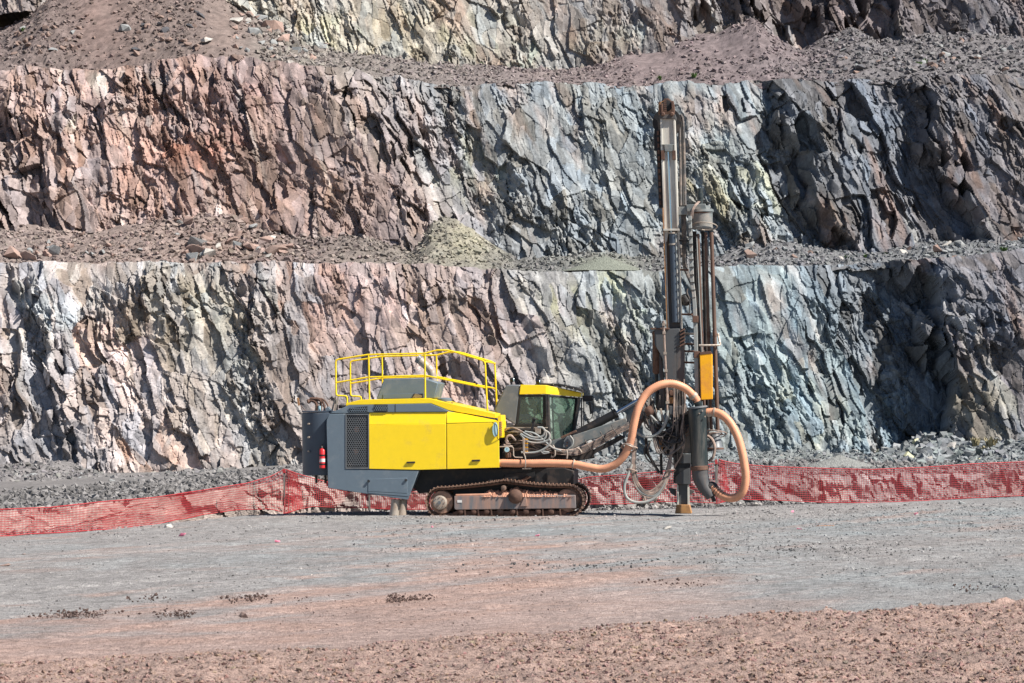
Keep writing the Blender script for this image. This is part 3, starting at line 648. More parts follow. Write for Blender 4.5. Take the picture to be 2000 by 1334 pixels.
class MB:
    def __init__(s): s.v = []; s.f = []
    def add(s, vs, fs):
        o = len(s.v); s.v += [tuple(v) for v in vs]; s.f += [tuple(i + o for i in f) for f in fs]; return s
    def prism(s, poly, w0, w1, inset=None):
        a = [P(x, y, w0) for x, y in poly]; n = len(a); b = [Vector((p.x, w1, p.z)) for p in a]
        area = sum(a[i].x * a[(i + 1) % n].z - a[(i + 1) % n].x * a[i].z for i in range(n))
        fs = [tuple(range(n)), tuple(range(2 * n - 1, n - 1, -1))] + [(i + n, (i + 1) % n + n, (i + 1) % n, i) for i in range(n)]
        if area < 0: fs = [f[::-1] for f in fs]
        return s.add(a + b, fs)
    def rect(s, x0, y0, x1, y1, w0, w1): return s.prism([(x0, y0), (x1, y0), (x1, y1), (x0, y1)], w0, w1)
    def box(s, c, sx, sy, sz):
        vs = [(c[0] + i * sx / 2, c[1] + j * sy / 2, c[2] + k * sz / 2) for i in (-1, 1) for j in (-1, 1) for k in (-1, 1)]
        return s.add(vs, [(0, 1, 3, 2), (4, 6, 7, 5), (0, 4, 5, 1), (2, 3, 7, 6), (0, 2, 6, 4), (1, 5, 7, 3)])
    def bar(s, a, b, wid, dep, wid2=None):
        a, b = Vector(a), Vector(b); u = (b - a).normalized(); W = Vector((0, 1, 0))
        W = (W - u * W.dot(u)); W = W.normalized() if W.length > .05 else Vector((1, 0, 0)); n = u.cross(W).normalized()
        vs = []
        for p, wd in ((a, wid), (b, wid2 or wid)):
            for i, j in ((-1, -1), (1, -1), (1, 1), (-1, 1)): vs.append(p + n * wd / 2 * i + W * dep / 2 * j)
        return s.add(vs, [(0, 3, 2, 1), (4, 5, 6, 7), (0, 1, 5, 4), (1, 2, 6, 5), (2, 3, 7, 6), (3, 0, 4, 7)])
    def tube(s, pts, r, n=8, spline=True, res=6, closed=False):
        pts = [Vector(p) for p in pts]
        if spline and len(pts) > 2: pts = catmull(pts, res)
        m = len(pts); rings = []
        prev = None
        for i, p in enumerate(pts):
            t = (pts[min(i + 1, m - 1)] - pts[max(i - 1, 0)]).normalized()
            if prev is None:
                a = Vector((0, 1, 0)) if abs(t.y) < .9 else Vector((1, 0, 0)); nn = (a - t * a.dot(t)).normalized()
            else:
                nn = (prev - t * prev.dot(t)); nn = nn.normalized() if nn.length > 1e-6 else Vector((0, 0, 1))
            prev = nn; bb = t.cross(nn); rr = r[i] if hasattr(r, '__len__') else r
            rings.append([p + (nn * math.cos(2 * math.pi * k / n) + bb * math.sin(2 * math.pi * k / n)) * rr for k in range(n)])
        vs = [v for g in rings for v in g]
        fs = [(i * n + k, i * n + (k + 1) % n, (i + 1) * n + (k + 1) % n, (i + 1) * n + k) for i in range(m - 1) for k in range(n)]
        fs += [tuple(range(n - 1, -1, -1)), tuple((m - 1) * n + k for k in range(n))]
        return s.add(vs, fs)
    def cyl(s, a, b, r, n=20, r2=None): return s.tube([a, b], [r, r if r2 is None else r2], n, spline=False)
    def lathe(s, a, b, prof, n=24):
        """prof: list of (fraction along a-b, radius)"""
        a, b = Vector(a), Vector(b); return s.tube_dir([a.lerp(b, t) for t, _ in prof], (b - a).normalized(), [r for _, r in prof], n)
    def tube_dir(s, pts, t, r, n):
        a = Vector((0, 1, 0)) if abs(t.y) < .9 else Vector((1, 0, 0)); nn = (a - t * a.dot(t)).normalized(); bb = t.cross(nn); m = len(pts)
        vs = [p + (nn * math.cos(2 * math.pi * k / n) + bb * math.sin(2 * math.pi * k / n)) * rr for p, rr in zip(pts, r) for k in range(n)]
        fs = [(i * n + k, i * n + (k + 1) % n, (i + 1) * n + (k + 1) % n, (i + 1) * n + k) for i in range(m - 1) for k in range(n)]
        fs += [tuple(range(n - 1, -1, -1)), tuple((m - 1) * n + k for k in range(n))]
        return s.add(vs, fs)
    def ring(s, c, axis, R_, r, n=20, k=6):
        axis = Vector(axis).normalized(); a = Vector((0, 1, 0)) if abs(axis.y) < .9 else Vector((1, 0, 0)); u = (a - axis * a.dot(axis)).normalized(); v = axis.cross(u)
        pts = [Vector(c) + (u * math.cos(2 * math.pi * i / n) + v * math.sin(2 * math.pi * i / n)) * R_ for i in range(n + 1)]
        return s.tube(pts, r, k, spline=False)
    def build(s, name, mat, parent=None, smooth=40, bevel=0.0):
        me = bpy.data.meshes.new(name); me.from_pydata(s.v, [], s.f); me.update()
        me.materials.append(mat)
        if smooth:
            me.polygons.foreach_set('use_smooth', [True] * len(me.polygons)); me.set_sharp_from_angle(angle=R(smooth))
        o = bpy.data.objects.new(name, me); COL.objects.link(o)
        if parent is not None: o.parent = parent
        if bevel:
            md = o.modifiers.new('edge', 'BEVEL'); md.width = bevel; md.segments = 2; md.limit_method = 'ANGLE'; md.angle_limit = R(35)
        return o

def catmull(p, res=6):
    out = []
    q = [p[0] * 2 - p[1]] + p + [p[-1] * 2 - p[-2]]
    for i in range(1, len(q) - 2):
        a, b, c, d = q[i - 1], q[i], q[i + 1], q[i + 2]
        for k in range(res):
            t = k / res
            out.append(0.5 * ((2 * b) + (c - a) * t + (2 * a - 5 * b + 4 * c - d) * t * t + (3 * b - a - 3 * c + d) * t ** 3))
    out.append(p[-1]); return out

def resample(pts, step):
    out = [pts[0]]; acc = 0
    for a, b in zip(pts[:-1], pts[1:]):
        L = (b - a).length
        while acc + L >= step:
            t = (step - acc) / L; a = a.lerp(b, t); out.append(a.copy()); L = (b - a).length; acc = 0
        acc += L
    return out

rig = empty('drill_rig', (0, RIG_Y, -0.02), (0, 0, -YAW))
tag(rig, 'yellow and grey crawler drill rig with a tall upright mast and orange dust hoses', 'drill rig')

# ---- engine housing -------------------------------------------------
W0, W1 = 0.0, 2.35
b = MB()     # inner body, just inside the outer panels
b.prism([(644, 806), (682, 790), (840, 787), (876, 801), (970, 822), (973, 912), (818, 916), (800, 960), (641, 950)], W0 + .06, W1)
b.build('engine_housing', M['slate'], rig, bevel=.012)
b = MB()     # rear corner panel running down into the skirt
b.prism([(643.5, 807), (675, 806.5), (675, 914.5), (818, 917.5), (796, 974.5), (640.5, 951.5), (637.5, 828), (638, 818)], W0, W0 + .10)
rp = b.build('rear_panel', M['slate'], rig, bevel=.01)
b = MB(); b.prism([(719, 934), (795, 931.5), (796, 962), (719, 958)], W0 - .012, W0 + .02); ac = b.build('access_cover', M['slate'], rp, bevel=.006)
for x, y in ((720, 938), (793, 936)):
    MB().cyl(P(x, y, -.012), P(x, y, -.04), .03, 10).build('latch', M['black'], rp)
b = MB()     # seam of the folded lower lip
b.prism([(719, 958), (800, 963), (797.5, 968), (719, 961)], W0 - .008, W0 + .02); b.build('skirt_lip', M['slate'], rp, bevel=.004)
b = MB(); b.prism([(643.5, 805.5), (682, 789.5), (840, 786.5), (876, 800.5), (872, 802.5), (720, 803.4), (675, 805.5)], W0 + .01, W0 + .3)
hs_ = b.build('hood_strip', M['slate'], rig, bevel=.008)
MB().rect(771.6, 787.5, 772.6, 803, W0 + .004, W0 + .03).build('panel_seam', M['black'], hs_)

def honeycomb(poly_x0, poly_y0, x1, y1, w, pitch_px=4.3, depth=.02, ratio=.44, quad=None):
    """perforated sheet: a ring of metal round every hole"""
    mb = MB(); rows_ = int((y1 - poly_y0) / (pitch_px * .866)); cols_ = int((x1 - poly_x0) / pitch_px)
    for r in range(rows_):
        for c in range(cols_):
            cx_ = poly_x0 + (c + .5 + .5 * (r % 2)) * pitch_px; cy_ = poly_y0 + (r + .6) * pitch_px * .866
            if cx_ > x1 - pitch_px * .4: continue
            if quad is not None: cy_ += quad(cx_)
            o_ = []; i_ = []
            for k in range(6):
                a = math.pi / 6 + k * math.pi / 3
                o_.append(P(cx_ + pitch_px * .577 * math.cos(a), cy_ + pitch_px * .577 * math.sin(a), w))
                i_.append(P(cx_ + pitch_px * ratio * math.cos(a), cy_ + pitch_px * ratio * math.sin(a), w))
            back = [Vector((p.x, w + depth, p.z)) for p in i_]
            mb.add(o_ + i_ + back, [(k, 6 + k, 6 + (k + 1) % 6, (k + 1) % 6) for k in range(6)] + [(6 + k, 12 + k, 12 + (k + 1) % 6, 6 + (k + 1) % 6) for k in range(6)])
    return mb
g = MB()
for a in ((674.5, 807, 720.5, 809), (674.5, 911.5, 720.5, 914), (674.5, 809, 676.5, 911.5), (718.5, 809, 720.5, 911.5)): g.rect(*a, W0 - .012, W0 + .03)
gr = g.build('radiator_grille', M['grey'], rig, bevel=.003)
MB().rect(676, 809, 719, 912, W0 + .045, W0 + .055).build('grille_backing', M['black'], gr)
tag(honeycomb(676, 808.6, 719.5, 912, W0 + .004).build('perforated_sheet', M['grey'], gr, smooth=0), kind='stuff')
for cx_, cy_ in ((697, 837), (696, 880)): MB().lathe(P(cx_, cy_, .044), P(cx_, cy_, .03), [(0, .07), (.6, .06), (1, .03)], 10).build('dust_patch', M['mud'], gr)
for x0, y0, x1, y1, sl in ((682.5, 791.5, 717.5, 804, -.045), (731, 788.5, 757, 803, 0)):
    v = MB().prism([(x0, y0 + (4.0 if sl else 0)), (x1, y0), (x1, y1), (x0, y1)], W0 + .002, W0 + .009).build('vent_grille', M['black'], rig)
    tag(honeycomb(x0, y0 + 1, x1 + 1, y1, W0 - .014, 4.2, .014, .43).build('perforated_sheet', M['slate'], v, smooth=0), kind='stuff')

# big yellow doors, each with a tilted upper strip and a recessed handle
d = MB()
def door(poly_low, poly_up, lean):
    mb = MB(); mb.prism(poly_low, W0 - .012, W0 + .05)
    a = [P(x, y, W0 - .012) for x, y in poly_up]; top = max(p.z for p in a); bot = min(p.z for p in a)
    fr = [Vector((p.x, p.y + lean * (p.z - bot) / (top - bot), p.z)) for p in a]; bk = [Vector((p.x, W0 + .06 + lean, p.z)) for p in a]
    mb.add(fr + bk, [(3, 2, 1, 0), (4, 5, 6, 7), (0, 1, 5, 4), (1, 2, 6, 5), (2, 3, 7, 6), (3, 0, 4, 7)]); return mb
D1 = door([(720.5, 828), (871.2, 825.5), (871.4, 914.5), (818, 916), (721, 914)], [(720.5, 804.2), (871, 803.2), (871.2, 825.5), (720.5, 828)], .05).build('side_door', M['yellow'], rig, bevel=.007)
D2 = MB().prism([(872.8, 826), (974, 823.2), (975, 911.5), (873.2, 914.5)], W0 - .012, W0 + .05).build('side_door', M['yellow'], rig, bevel=.007)
for dd, (x0, y0, x1, y1) in ((D1, (794, 899.5, 810.5, 903.5)), (D2, (921.3, 895.8, 937.5, 899.8))):
    MB().prism([(x0, y0 + .6), (x1, y0), (x1, y1 - .6), (x0, y1)], W0 - .045, W0 - .012).build('handle', M['black'], dd, bevel=.008)
b = MB()
a = [P(872.6, 801.3, .06), P(905, 806.5, .06), P(968, 819, .03), P(973.5, 822, -.01), P(872.8, 824.8, -.01)]
bk = [Vector((p.x, .3, p.z)) for p in a]; n_ = 5
b.add(a + bk, [tuple(range(n_ - 1, -1, -1)), tuple(range(n_, 2 * n_))] + [(i, (i + 1) % n_, (i + 1) % n_ + n_, i + n_) for i in range(n_)])
b.build('shoulder_panel', M['yellow'], rig, bevel=.006)
b = MB(); b.prism([(675.5, 786), (704, 779), (837, 776), (884, 787.5), (968, 806), (968, 815), (878, 800.2), (842, 786), (682, 789.3), (675.8, 791.5)], W0 + .10, W1 - .02)
b.build('deck_plate', M['yellow'], rig, bevel=.008)
b = MB(); b.prism([(972, 811), (979, 808.5), (980.5, 830), (981.5, 853), (975, 853)], W0 + .03, W0 + .9); cr = b.build('corner_post', M['yellow'], rig, bevel=.008)
for k in range(8):
    y = 822 + k * 3.6; MB().prism([(974.6, y), (980.6, y - .4), (980.6, y + 1.0), (974.6, y + 1.4)], W0 - .006, W0 + .05).build('slat', M['mud'], cr, smooth=0)
# oval mirror hanging at the front corner
b = MB(); b.lathe(P(967.5, 837.5, -.03), P(967.5, 837.5, -.08), [(0, .03), (.1, .085), (.8, .09), (1, .085)], 20)
for i, v in enumerate(b.v): b.v[i] = (P(967.5, 837.5).x + (v[0] - P(967.5, 837.5).x) * .72, v[1], P(967.5, 837.5).z + (v[2] - P(967.5, 837.5).z) * 1.85)
mr = b.build('mirror', M['lens'], rig)
MB().tube([P(962, 824, -.05), P(969, 828, -.1), P(972, 842, -.1), P(971, 852, -.06), P(975, 858, 0)], .008, 6).build('mirror_bracket', M['black'], mr)

# dust spouts below the skirt
for x0, y0, x1, y1, w_ in ((773.5, 974, 769, 1009, .14), (787.5, 974, 784, 1008, .36)):
    mb = MB(); a, c = P(x0, y0, w_), P(x1, y1, w_); mb.tube([a, a.lerp(c, .5), c], [.105, .105, .115], 16, spline=False)
    sp = mb.build('dust_spout', M['clamp'], rig)
    MB().lathe(a.lerp(c, .97), c + (c - a) * .01, [(0, .12), (.5, .124), (1, .118)], 16).build('spout_rim', M['black'], sp)

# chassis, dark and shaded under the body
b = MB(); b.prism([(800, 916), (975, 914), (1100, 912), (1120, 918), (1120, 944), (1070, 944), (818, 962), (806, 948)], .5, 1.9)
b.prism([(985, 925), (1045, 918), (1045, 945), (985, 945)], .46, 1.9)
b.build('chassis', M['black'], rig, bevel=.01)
MB().prism([(1008, 941), (1030, 928), (1038, 930), (1020, 940)], .40, .46).build('bracket', M['rust'], rig, bevel=.004)

# ---- handrails -------------------------------------------------------
def rail(w):
    dx = 0
    r = .0205
    mb = MB()
    mb.tube([P(678, 788, w), P(678, 776, w), P(677, 772.5, w), P(673, 771.5, w), P(661, 771.2, w), P(657.3, 769.5, w), P(656.3, 765, w), P(655.7, 706, w), P(656.5, 702, w), P(661, 700, w), P(719.5, 691, w), P(830, 688.5, w), P(845, 684.5, w), P(854, 682.3, w), P(874, 682.3, w), P(886, 685, w), P(941, 701.5, w), P(946, 704.5, w), P(947.5, 710, w), P(952, 802, w)], r, 8, spline=False)
    mb.tube([P(656.3, 745.6, w), P(719.5, 735, w), P(830, 731.5, w), P(949.5, 756, w)], r * .9, 8, spline=False)
    mb.cyl(P(719.8, 691.5, w), P(721.5, 780, w), r, 8); mb.cyl(P(829.6, 689, w), P(830.5, 777, w), r, 8)
    o = mb.build('handrail', M['rail'], rig); return o
rail(.14)
# the far rail is the same rail across the deck
far = rail(.14); far.location = (0, 2.0, 0)
MB().tube([P(948, 705, .14), P(949, 704.5, 1.0), P(948, 705, .14) + Vector((0, 2.0, 0))], .0205, 8, spline=False).build('handrail', M['rail'], rig)

# ---- air intake box and exhaust on the deck ---------------------------
b = MB(); b.prism([(735, 777.5), (750, 738), (826, 736), (856, 746), (848, 776)], .55, 1.75)
ab = b.build('air_intake_box', M['slate'], rig, bevel=.02)
MB().prism([(748, 768), (826, 766.5), (826, 776), (748, 777)], .538, .56).build('box_door', M['slate'], ab, bevel=.004)
MB().prism([(808, 767), (826, 766.8), (826, 775.5), (804, 776)], .526, .545).build('box_opening', M['black'], ab)
MB().prism([(805, 775.5), (811, 766.5), (824, 771), (822, 776)], .48, .53).build('loose_flap', M['clamp'], ab, bevel=.004)
mb = MB(); mb.tube([P(846, 776, 1.3), P(846, 745, 1.3), P(844.5, 730, 1.3), P(838, 718, 1.3), P(818, 700, 1.3)], .095, 16, res=5)
ex = mb.build('exhaust_pipe', M['clamp'], rig)
mb = MB(); mb.lathe(P(820.5, 702, 1.3), P(815, 697.5, 1.3), [(0, .097), (.2, .104), (.95, .104), (1, .08)], 16); mb.build('exhaust_tip', M['grey'], ex)
mb = MB(); mb.lathe(P(868, 782, .7), P(868, 775, .7), [(0, .17), (.7, .17), (.9, .15), (1, .06)], 20); mb.build('roof_vent', M['slate'], rig)
mb = MB(); mb.lathe(P(667.5, 796, .3), P(667.5, 788.5, .3), [(0, .06), (.2, .075), (.75, .075), (1, .05)], 14); mb.build('beacon', M['black'], rig)
mb = MB(); mb.bar(P(648, 803, .5), P(664, 738, .5), .035, .03); mb.bar(P(654, 800, .7), P(669, 740, .7), .035, .03); mb.build('ladder', M['clamp'], rig)

# ---- rear tank --------------------------------------------------------
TC = 629.5; mb = MB(); wt = .66
mb.lathe(P(TC + 2, 926, wt), P(TC, 803.5, wt), [(0, .40), (.01, .475), (.985, .475), (1, .455)], 40)
tk = mb.build('dust_tank', M['navy'], rig, smooth=30)
for y in (826, 852, 879):
    q = P(610, y, wt); MB().cyl(q + Vector((0, -.415, 0)), q + Vector((-.01, -.47, 0)), .022, 10).build('bolt', M['clamp'], tk)
mb = MB(); mb.lathe(P(TC, 803.5, wt), P(TC, 800.5, wt), [(0, .47), (.6, .48), (1, .46)], 40); mb.build('tank_lid', M['navy'], tk)
for pts, r in (([(618, 801), (618, 788), (612, 781.5), (602, 781)], .032), ([(626, 801), (626, 781), (613, 777), (605, 777)], .03), ([(636, 802), (630, 782), (620, 776), (612, 777)], .022), ([(643, 800), (638, 786), (630, 778), (620, 776.5)], .018), ([(590, 802), (589, 795), (588.5, 789)], .008), ([(602, 803), (595, 799), (590, 792)], .008)):
    MB().tube([P(x, y, .72) for x, y in pts], r, 8).build('tank_pipe', M['rust'], tk)
MB().lathe(P(600, 783, .72), P(606, 781.5, .72), [(0, .04), (.4, .06), (1, .04)], 12).build('pipe_elbow', M['rust'], tk)
MB().lathe(P(617, 782, .8), P(617, 775, .8), [(0, .075), (.5, .085), (.8, .07), (1, .02)], 16).build('valve_cap', M['rust'], tk)
MB().cyl(P(624, 802, .6), P(624, 791, .6), .035, 12).build('filter_bowl', M['lens'], tk)
MB().prism([(579.5, 776), (583.5, 775), (585.5, 790), (582, 791)], .7, .73).build('hanging_plate', M['ochre'], tk)
MB().prism([(634, 797), (641, 792), (646, 799), (639, 805)], .30, .45).build('lamp_box', M['slate'], rig, bevel=.008)
for x in (617.5, 635.5): MB().bar(P(x, 925, .75), P(x + .5, 942, .75), .05, .05).build('tank_bracket', M['black'], rig)

# ---- cab --------------------------------------------------------------
CW, CB = 1.10, 2.30
b = MB()       # rear shell with chamfered corners
b.prism([(988, 751), (998, 749.6), (1016.7, 749.6), (1014.6, 769), (1007, 828.5), (968, 804.5), (965.5, 797)], CW, CB)
cab = b.build('cab', M['grey'], rig, bevel=.03)
cp = [P(1066, 750.5, CW), P(1135, 765, CW + .42)]
# corner points of the cab in plan: near side, then the angled corner window, then the front
A0, A1 = P(1014, 769, CW), P(1066, 768, CW)
dep = .46
B1t, B1b = P(1133.5, 773.5, CW + dep), P(1113, 858, CW + dep)
A1b, A0b = P(1073, 858, CW), P(1010, 830, CW)
def slab(mb, quad, th, inw=Vector((0, 1, 0))):
    q = [Vector(p) for p in quad]; k = [p + inw * th for p in q]
    return mb.add(q + k, [(3, 2, 1, 0), (4, 5, 6, 7), (0, 1, 5, 4), (1, 2, 6, 5), (2, 3, 7, 6), (3, 0, 4, 7)])
def lerp2(q, u, v): return q[0].lerp(q[1], u).lerp(q[3].lerp(q[2], u), v)
# yellow roof band: side piece and angled piece
rb = MB()
t0, t1, t2 = P(1016.7, 749.6, CW - .02), P(1066, 750.6, CW - .02), P(1135, 765.3, CW + dep)
u0, u1, u2 = P(1014.4, 768.6, CW - .02), P(1066, 768, CW - .02), P(1134.3, 774, CW + dep)
h = Vector((0, 1.18, 0)); h2_ = Vector((0, .74, 0))
rb.add([t0, t1, t2, u0, u1, u2, t0 + h, t1 + h, t2 + h2_, u0 + h, u1 + h, u2 + h2_], [(0, 3, 4, 1), (1, 4, 5, 2), (0, 1, 7, 6), (1, 2, 8, 7), (2, 5, 11, 8), (3, 9, 10, 4), (4, 10, 11, 5), (0, 6, 9, 3), (6, 7, 10, 9), (7, 8, 11, 10)])
rb.build('roof_band', M['yellow'], cab, smooth=25, bevel=.008)
b = MB()
gp = [(1056, 746.5), (1090, 747.5), (1118, 753), (1138, 759)]
for (xa, ya), (xb, yb) in zip(gp[:-1], gp[1:]): b.prism([(xa, ya), (xb, yb), (xb, yb + 6), (xa, ya + 3.5)], CW + .12, CB - .12)
rg = b.build('roof_guard', M['black'], cab, smooth=30, bevel=.006)
for xa, ya in ((1081, 749), (1105, 753), (1120, 757)): MB().cyl(P(xa, ya, CW + .12), P(xa, ya, CW + .10), .012, 8).build('bolt', M['clamp'], rg)
# side window with its frame
def window(quad, name, fr=.055, inw=Vector((0, 1, 0)), mat='black'):
    q = quad; f = MB()
    def sub(u0, v0, u1, v1): return [lerp2(q, u0, v0), lerp2(q, u1, v0), lerp2(q, u1, v1), lerp2(q, u0, v1)]
    wd = (q[1] - q[0]).length; ht = (q[3] - q[0]).length; a, c = fr / wd, fr / ht
    slab(f, sub(0, 0, 1, c), .05, inw); slab(f, sub(0, 1 - c, 1, 1), .05, inw); slab(f, sub(0, c, a, 1 - c), .05, inw); slab(f, sub(1 - a, c, 1, 1 - c), .05, inw)
    fo = f.build(name, M[mat], cab, bevel=.004)
    g_ = MB(); s_ = [p + inw * .02 for p in sub(a, c, 1 - a, 1 - c)]; slab(g_, s_, .006, inw)
    g_.build('pane', M['glass'], fo, smooth=0); return fo
nrm = Vector((0, 1, 0))
window([P(1013.5, 769.5, CW), P(1064.5, 769, CW), P(1064.5, 831, CW), P(1007.5, 829.5, CW)], 'side_window', .05)
ang = (P(1130, 775, CW + dep) - P(1068, 769, CW)); ang.z = 0; inw = Vector((-ang.y, ang.x, 0)).normalized()
window([P(1070, 769, CW), P(1128, 775, CW + dep), P(1119, 858, CW + dep), P(1074, 860, CW)], 'corner_window', .045, inw)
fw = [P(1131, 775, CW + dep), P(1131, 775, CW + dep) + Vector((0, .72, 0)), P(1116, 862, CW + dep) + Vector((0, .72, 0)), P(1116, 862, CW + dep)]
window(fw, 'windscreen', .06, Vector((-1, 0, 0)), 'slate')
# far side window, seen through the near one
window([P(1013.5, 769.5, CW) + Vector((0, 1.12, 0)), P(1064.5, 769, CW) + Vector((0, 1.12, 0)), P(1064.5, 831, CW) + Vector((0, 1.12, 0)), P(1007.5, 829.5, CW) + Vector((0, 1.12, 0))], 'side_window', .05, Vector((0, -1, 0)))
window([P(1068, 769, CW) + Vector((0, 1.14, 0)), P(1129, 775, CW + dep) + Vector((0, .74, 0)), P(1116, 858, CW + dep) + Vector((0, .74, 0)), P(1072, 860, CW) + Vector((0, 1.14, 0))], 'corner_window', .045, Vector((0, -1, 0)))
b = MB(); b.bar(P(1068, 768.5, CW - .015), P(1069.5, 862, CW - .015), .085, .07); b.bar(P(1066.2, 769, CW - .055), P(1067, 830, CW - .055), .016, .02)
b.build('pillar', M['black'], cab, bevel=.006)
b = MB(); b.bar(P(1131.5, 774, CW + dep - .03), P(1116.5, 862, CW + dep - .03), .05, .05); b.bar(P(1136, 775, CW + dep + .05), P(1136, 838, CW + dep + .05), .03, .03); b.bar(P(1140, 776, CW + dep + .1), P(1140, 834, CW + dep + .1), .02, .02); b.build('grab_bar', M['black'], cab, bevel=.004)
b = MB(); b.prism([(975, 828), (1066, 831), (1066, 866), (975, 870)], CW + .02, CB - .03); b.prism([(1066, 858), (1120, 858), (1110, 880), (1066, 880)], CW + .15, CB - .2); b.build('cab_floor', M['mastdark'], cab, bevel=.01)
b = MB(); b.prism([(1016, 818), (1058, 818), (1058, 828), (1014, 828)], CW + .35, CW + .9); b.prism([(1016, 790), (1026, 788), (1030, 818), (1018, 818)], CW + .38, CW + .88); b.prism([(1018, 776), (1025, 776), (1025, 787), (1018, 788)], CW + .5, CW + .76)
b.build('seat', M['olive'], cab, bevel=.03)
MB().rect(1016, 807, 1036.5, 817.5, CW + .034, CW + .04).build('window_sticker', M['bluelabel'], cab, smooth=0)
MB().rect(1019, 818.5, 1058, 823, CW + .3, CW + .34).build('window_shelf', M['lens'], cab, smooth=0)
b = MB(); b.prism([(1088, 809), (1100, 806), (1102, 811), (1090, 813)], CW + .4, CW + .8); b.bar(P(1094, 812, CW + .6), P(1100, 858, CW + .6), .10, .12); b.build('control_console', M['slate'], cab, bevel=.01)
MB().tube([P(1080, 790, CW + .4), P(1081, 800, CW + .4), P(1088, 806, CW + .4), P(1104, 806, CW + .5)], .012, 6).build('lever', M['grey'], cab)
MB().lathe(P(1080.5, 792, CW + .45), P(1080.5, 792, CW + .42), [(0, .07), (1, .075)], 16).build('dial', M['lens'], cab)
b = MB(); b.prism([(1137, 771), (1156, 771), (1158, 781), (1138, 783)], CW + dep + .1, CW + dep + .3); mm = b.build('mirror_arm', M['black'], cab, bevel=.01)
MB().prism([(1149, 783), (1153, 783), (1156, 806), (1152.5, 807)], CW + dep, CW + dep + .3).build('mirror', M['black'], mm, bevel=.006)
MB().tube([P(1156, 772, CW + dep), P(1159, 776, CW + dep), P(1158, 800, CW + dep), P(1155, 815, CW + dep), P(1146, 819, CW + dep)], .011, 6).build('wire_loop', M['black'], mm)
for x, y in ((1000, 740), (1051, 744)):
    b = MB(); b.lathe(P(x - 4, y, CW + .25), P(x + 3, y, CW + .25), [(0, .035), (.2, .05), (.9, .055), (1, .045)], 14); b.bar(P(x, y + 4, CW + .25), P(x, y + 10, CW + .25), .02, .02)
    wl = b.build('work_light', M['black'], cab)
    MB().lathe(P(x + 3, y, CW + .25), P(x + 4, y, CW + .25), [(0, .046), (1, .04)], 14).build('lens', M['lens'], wl)

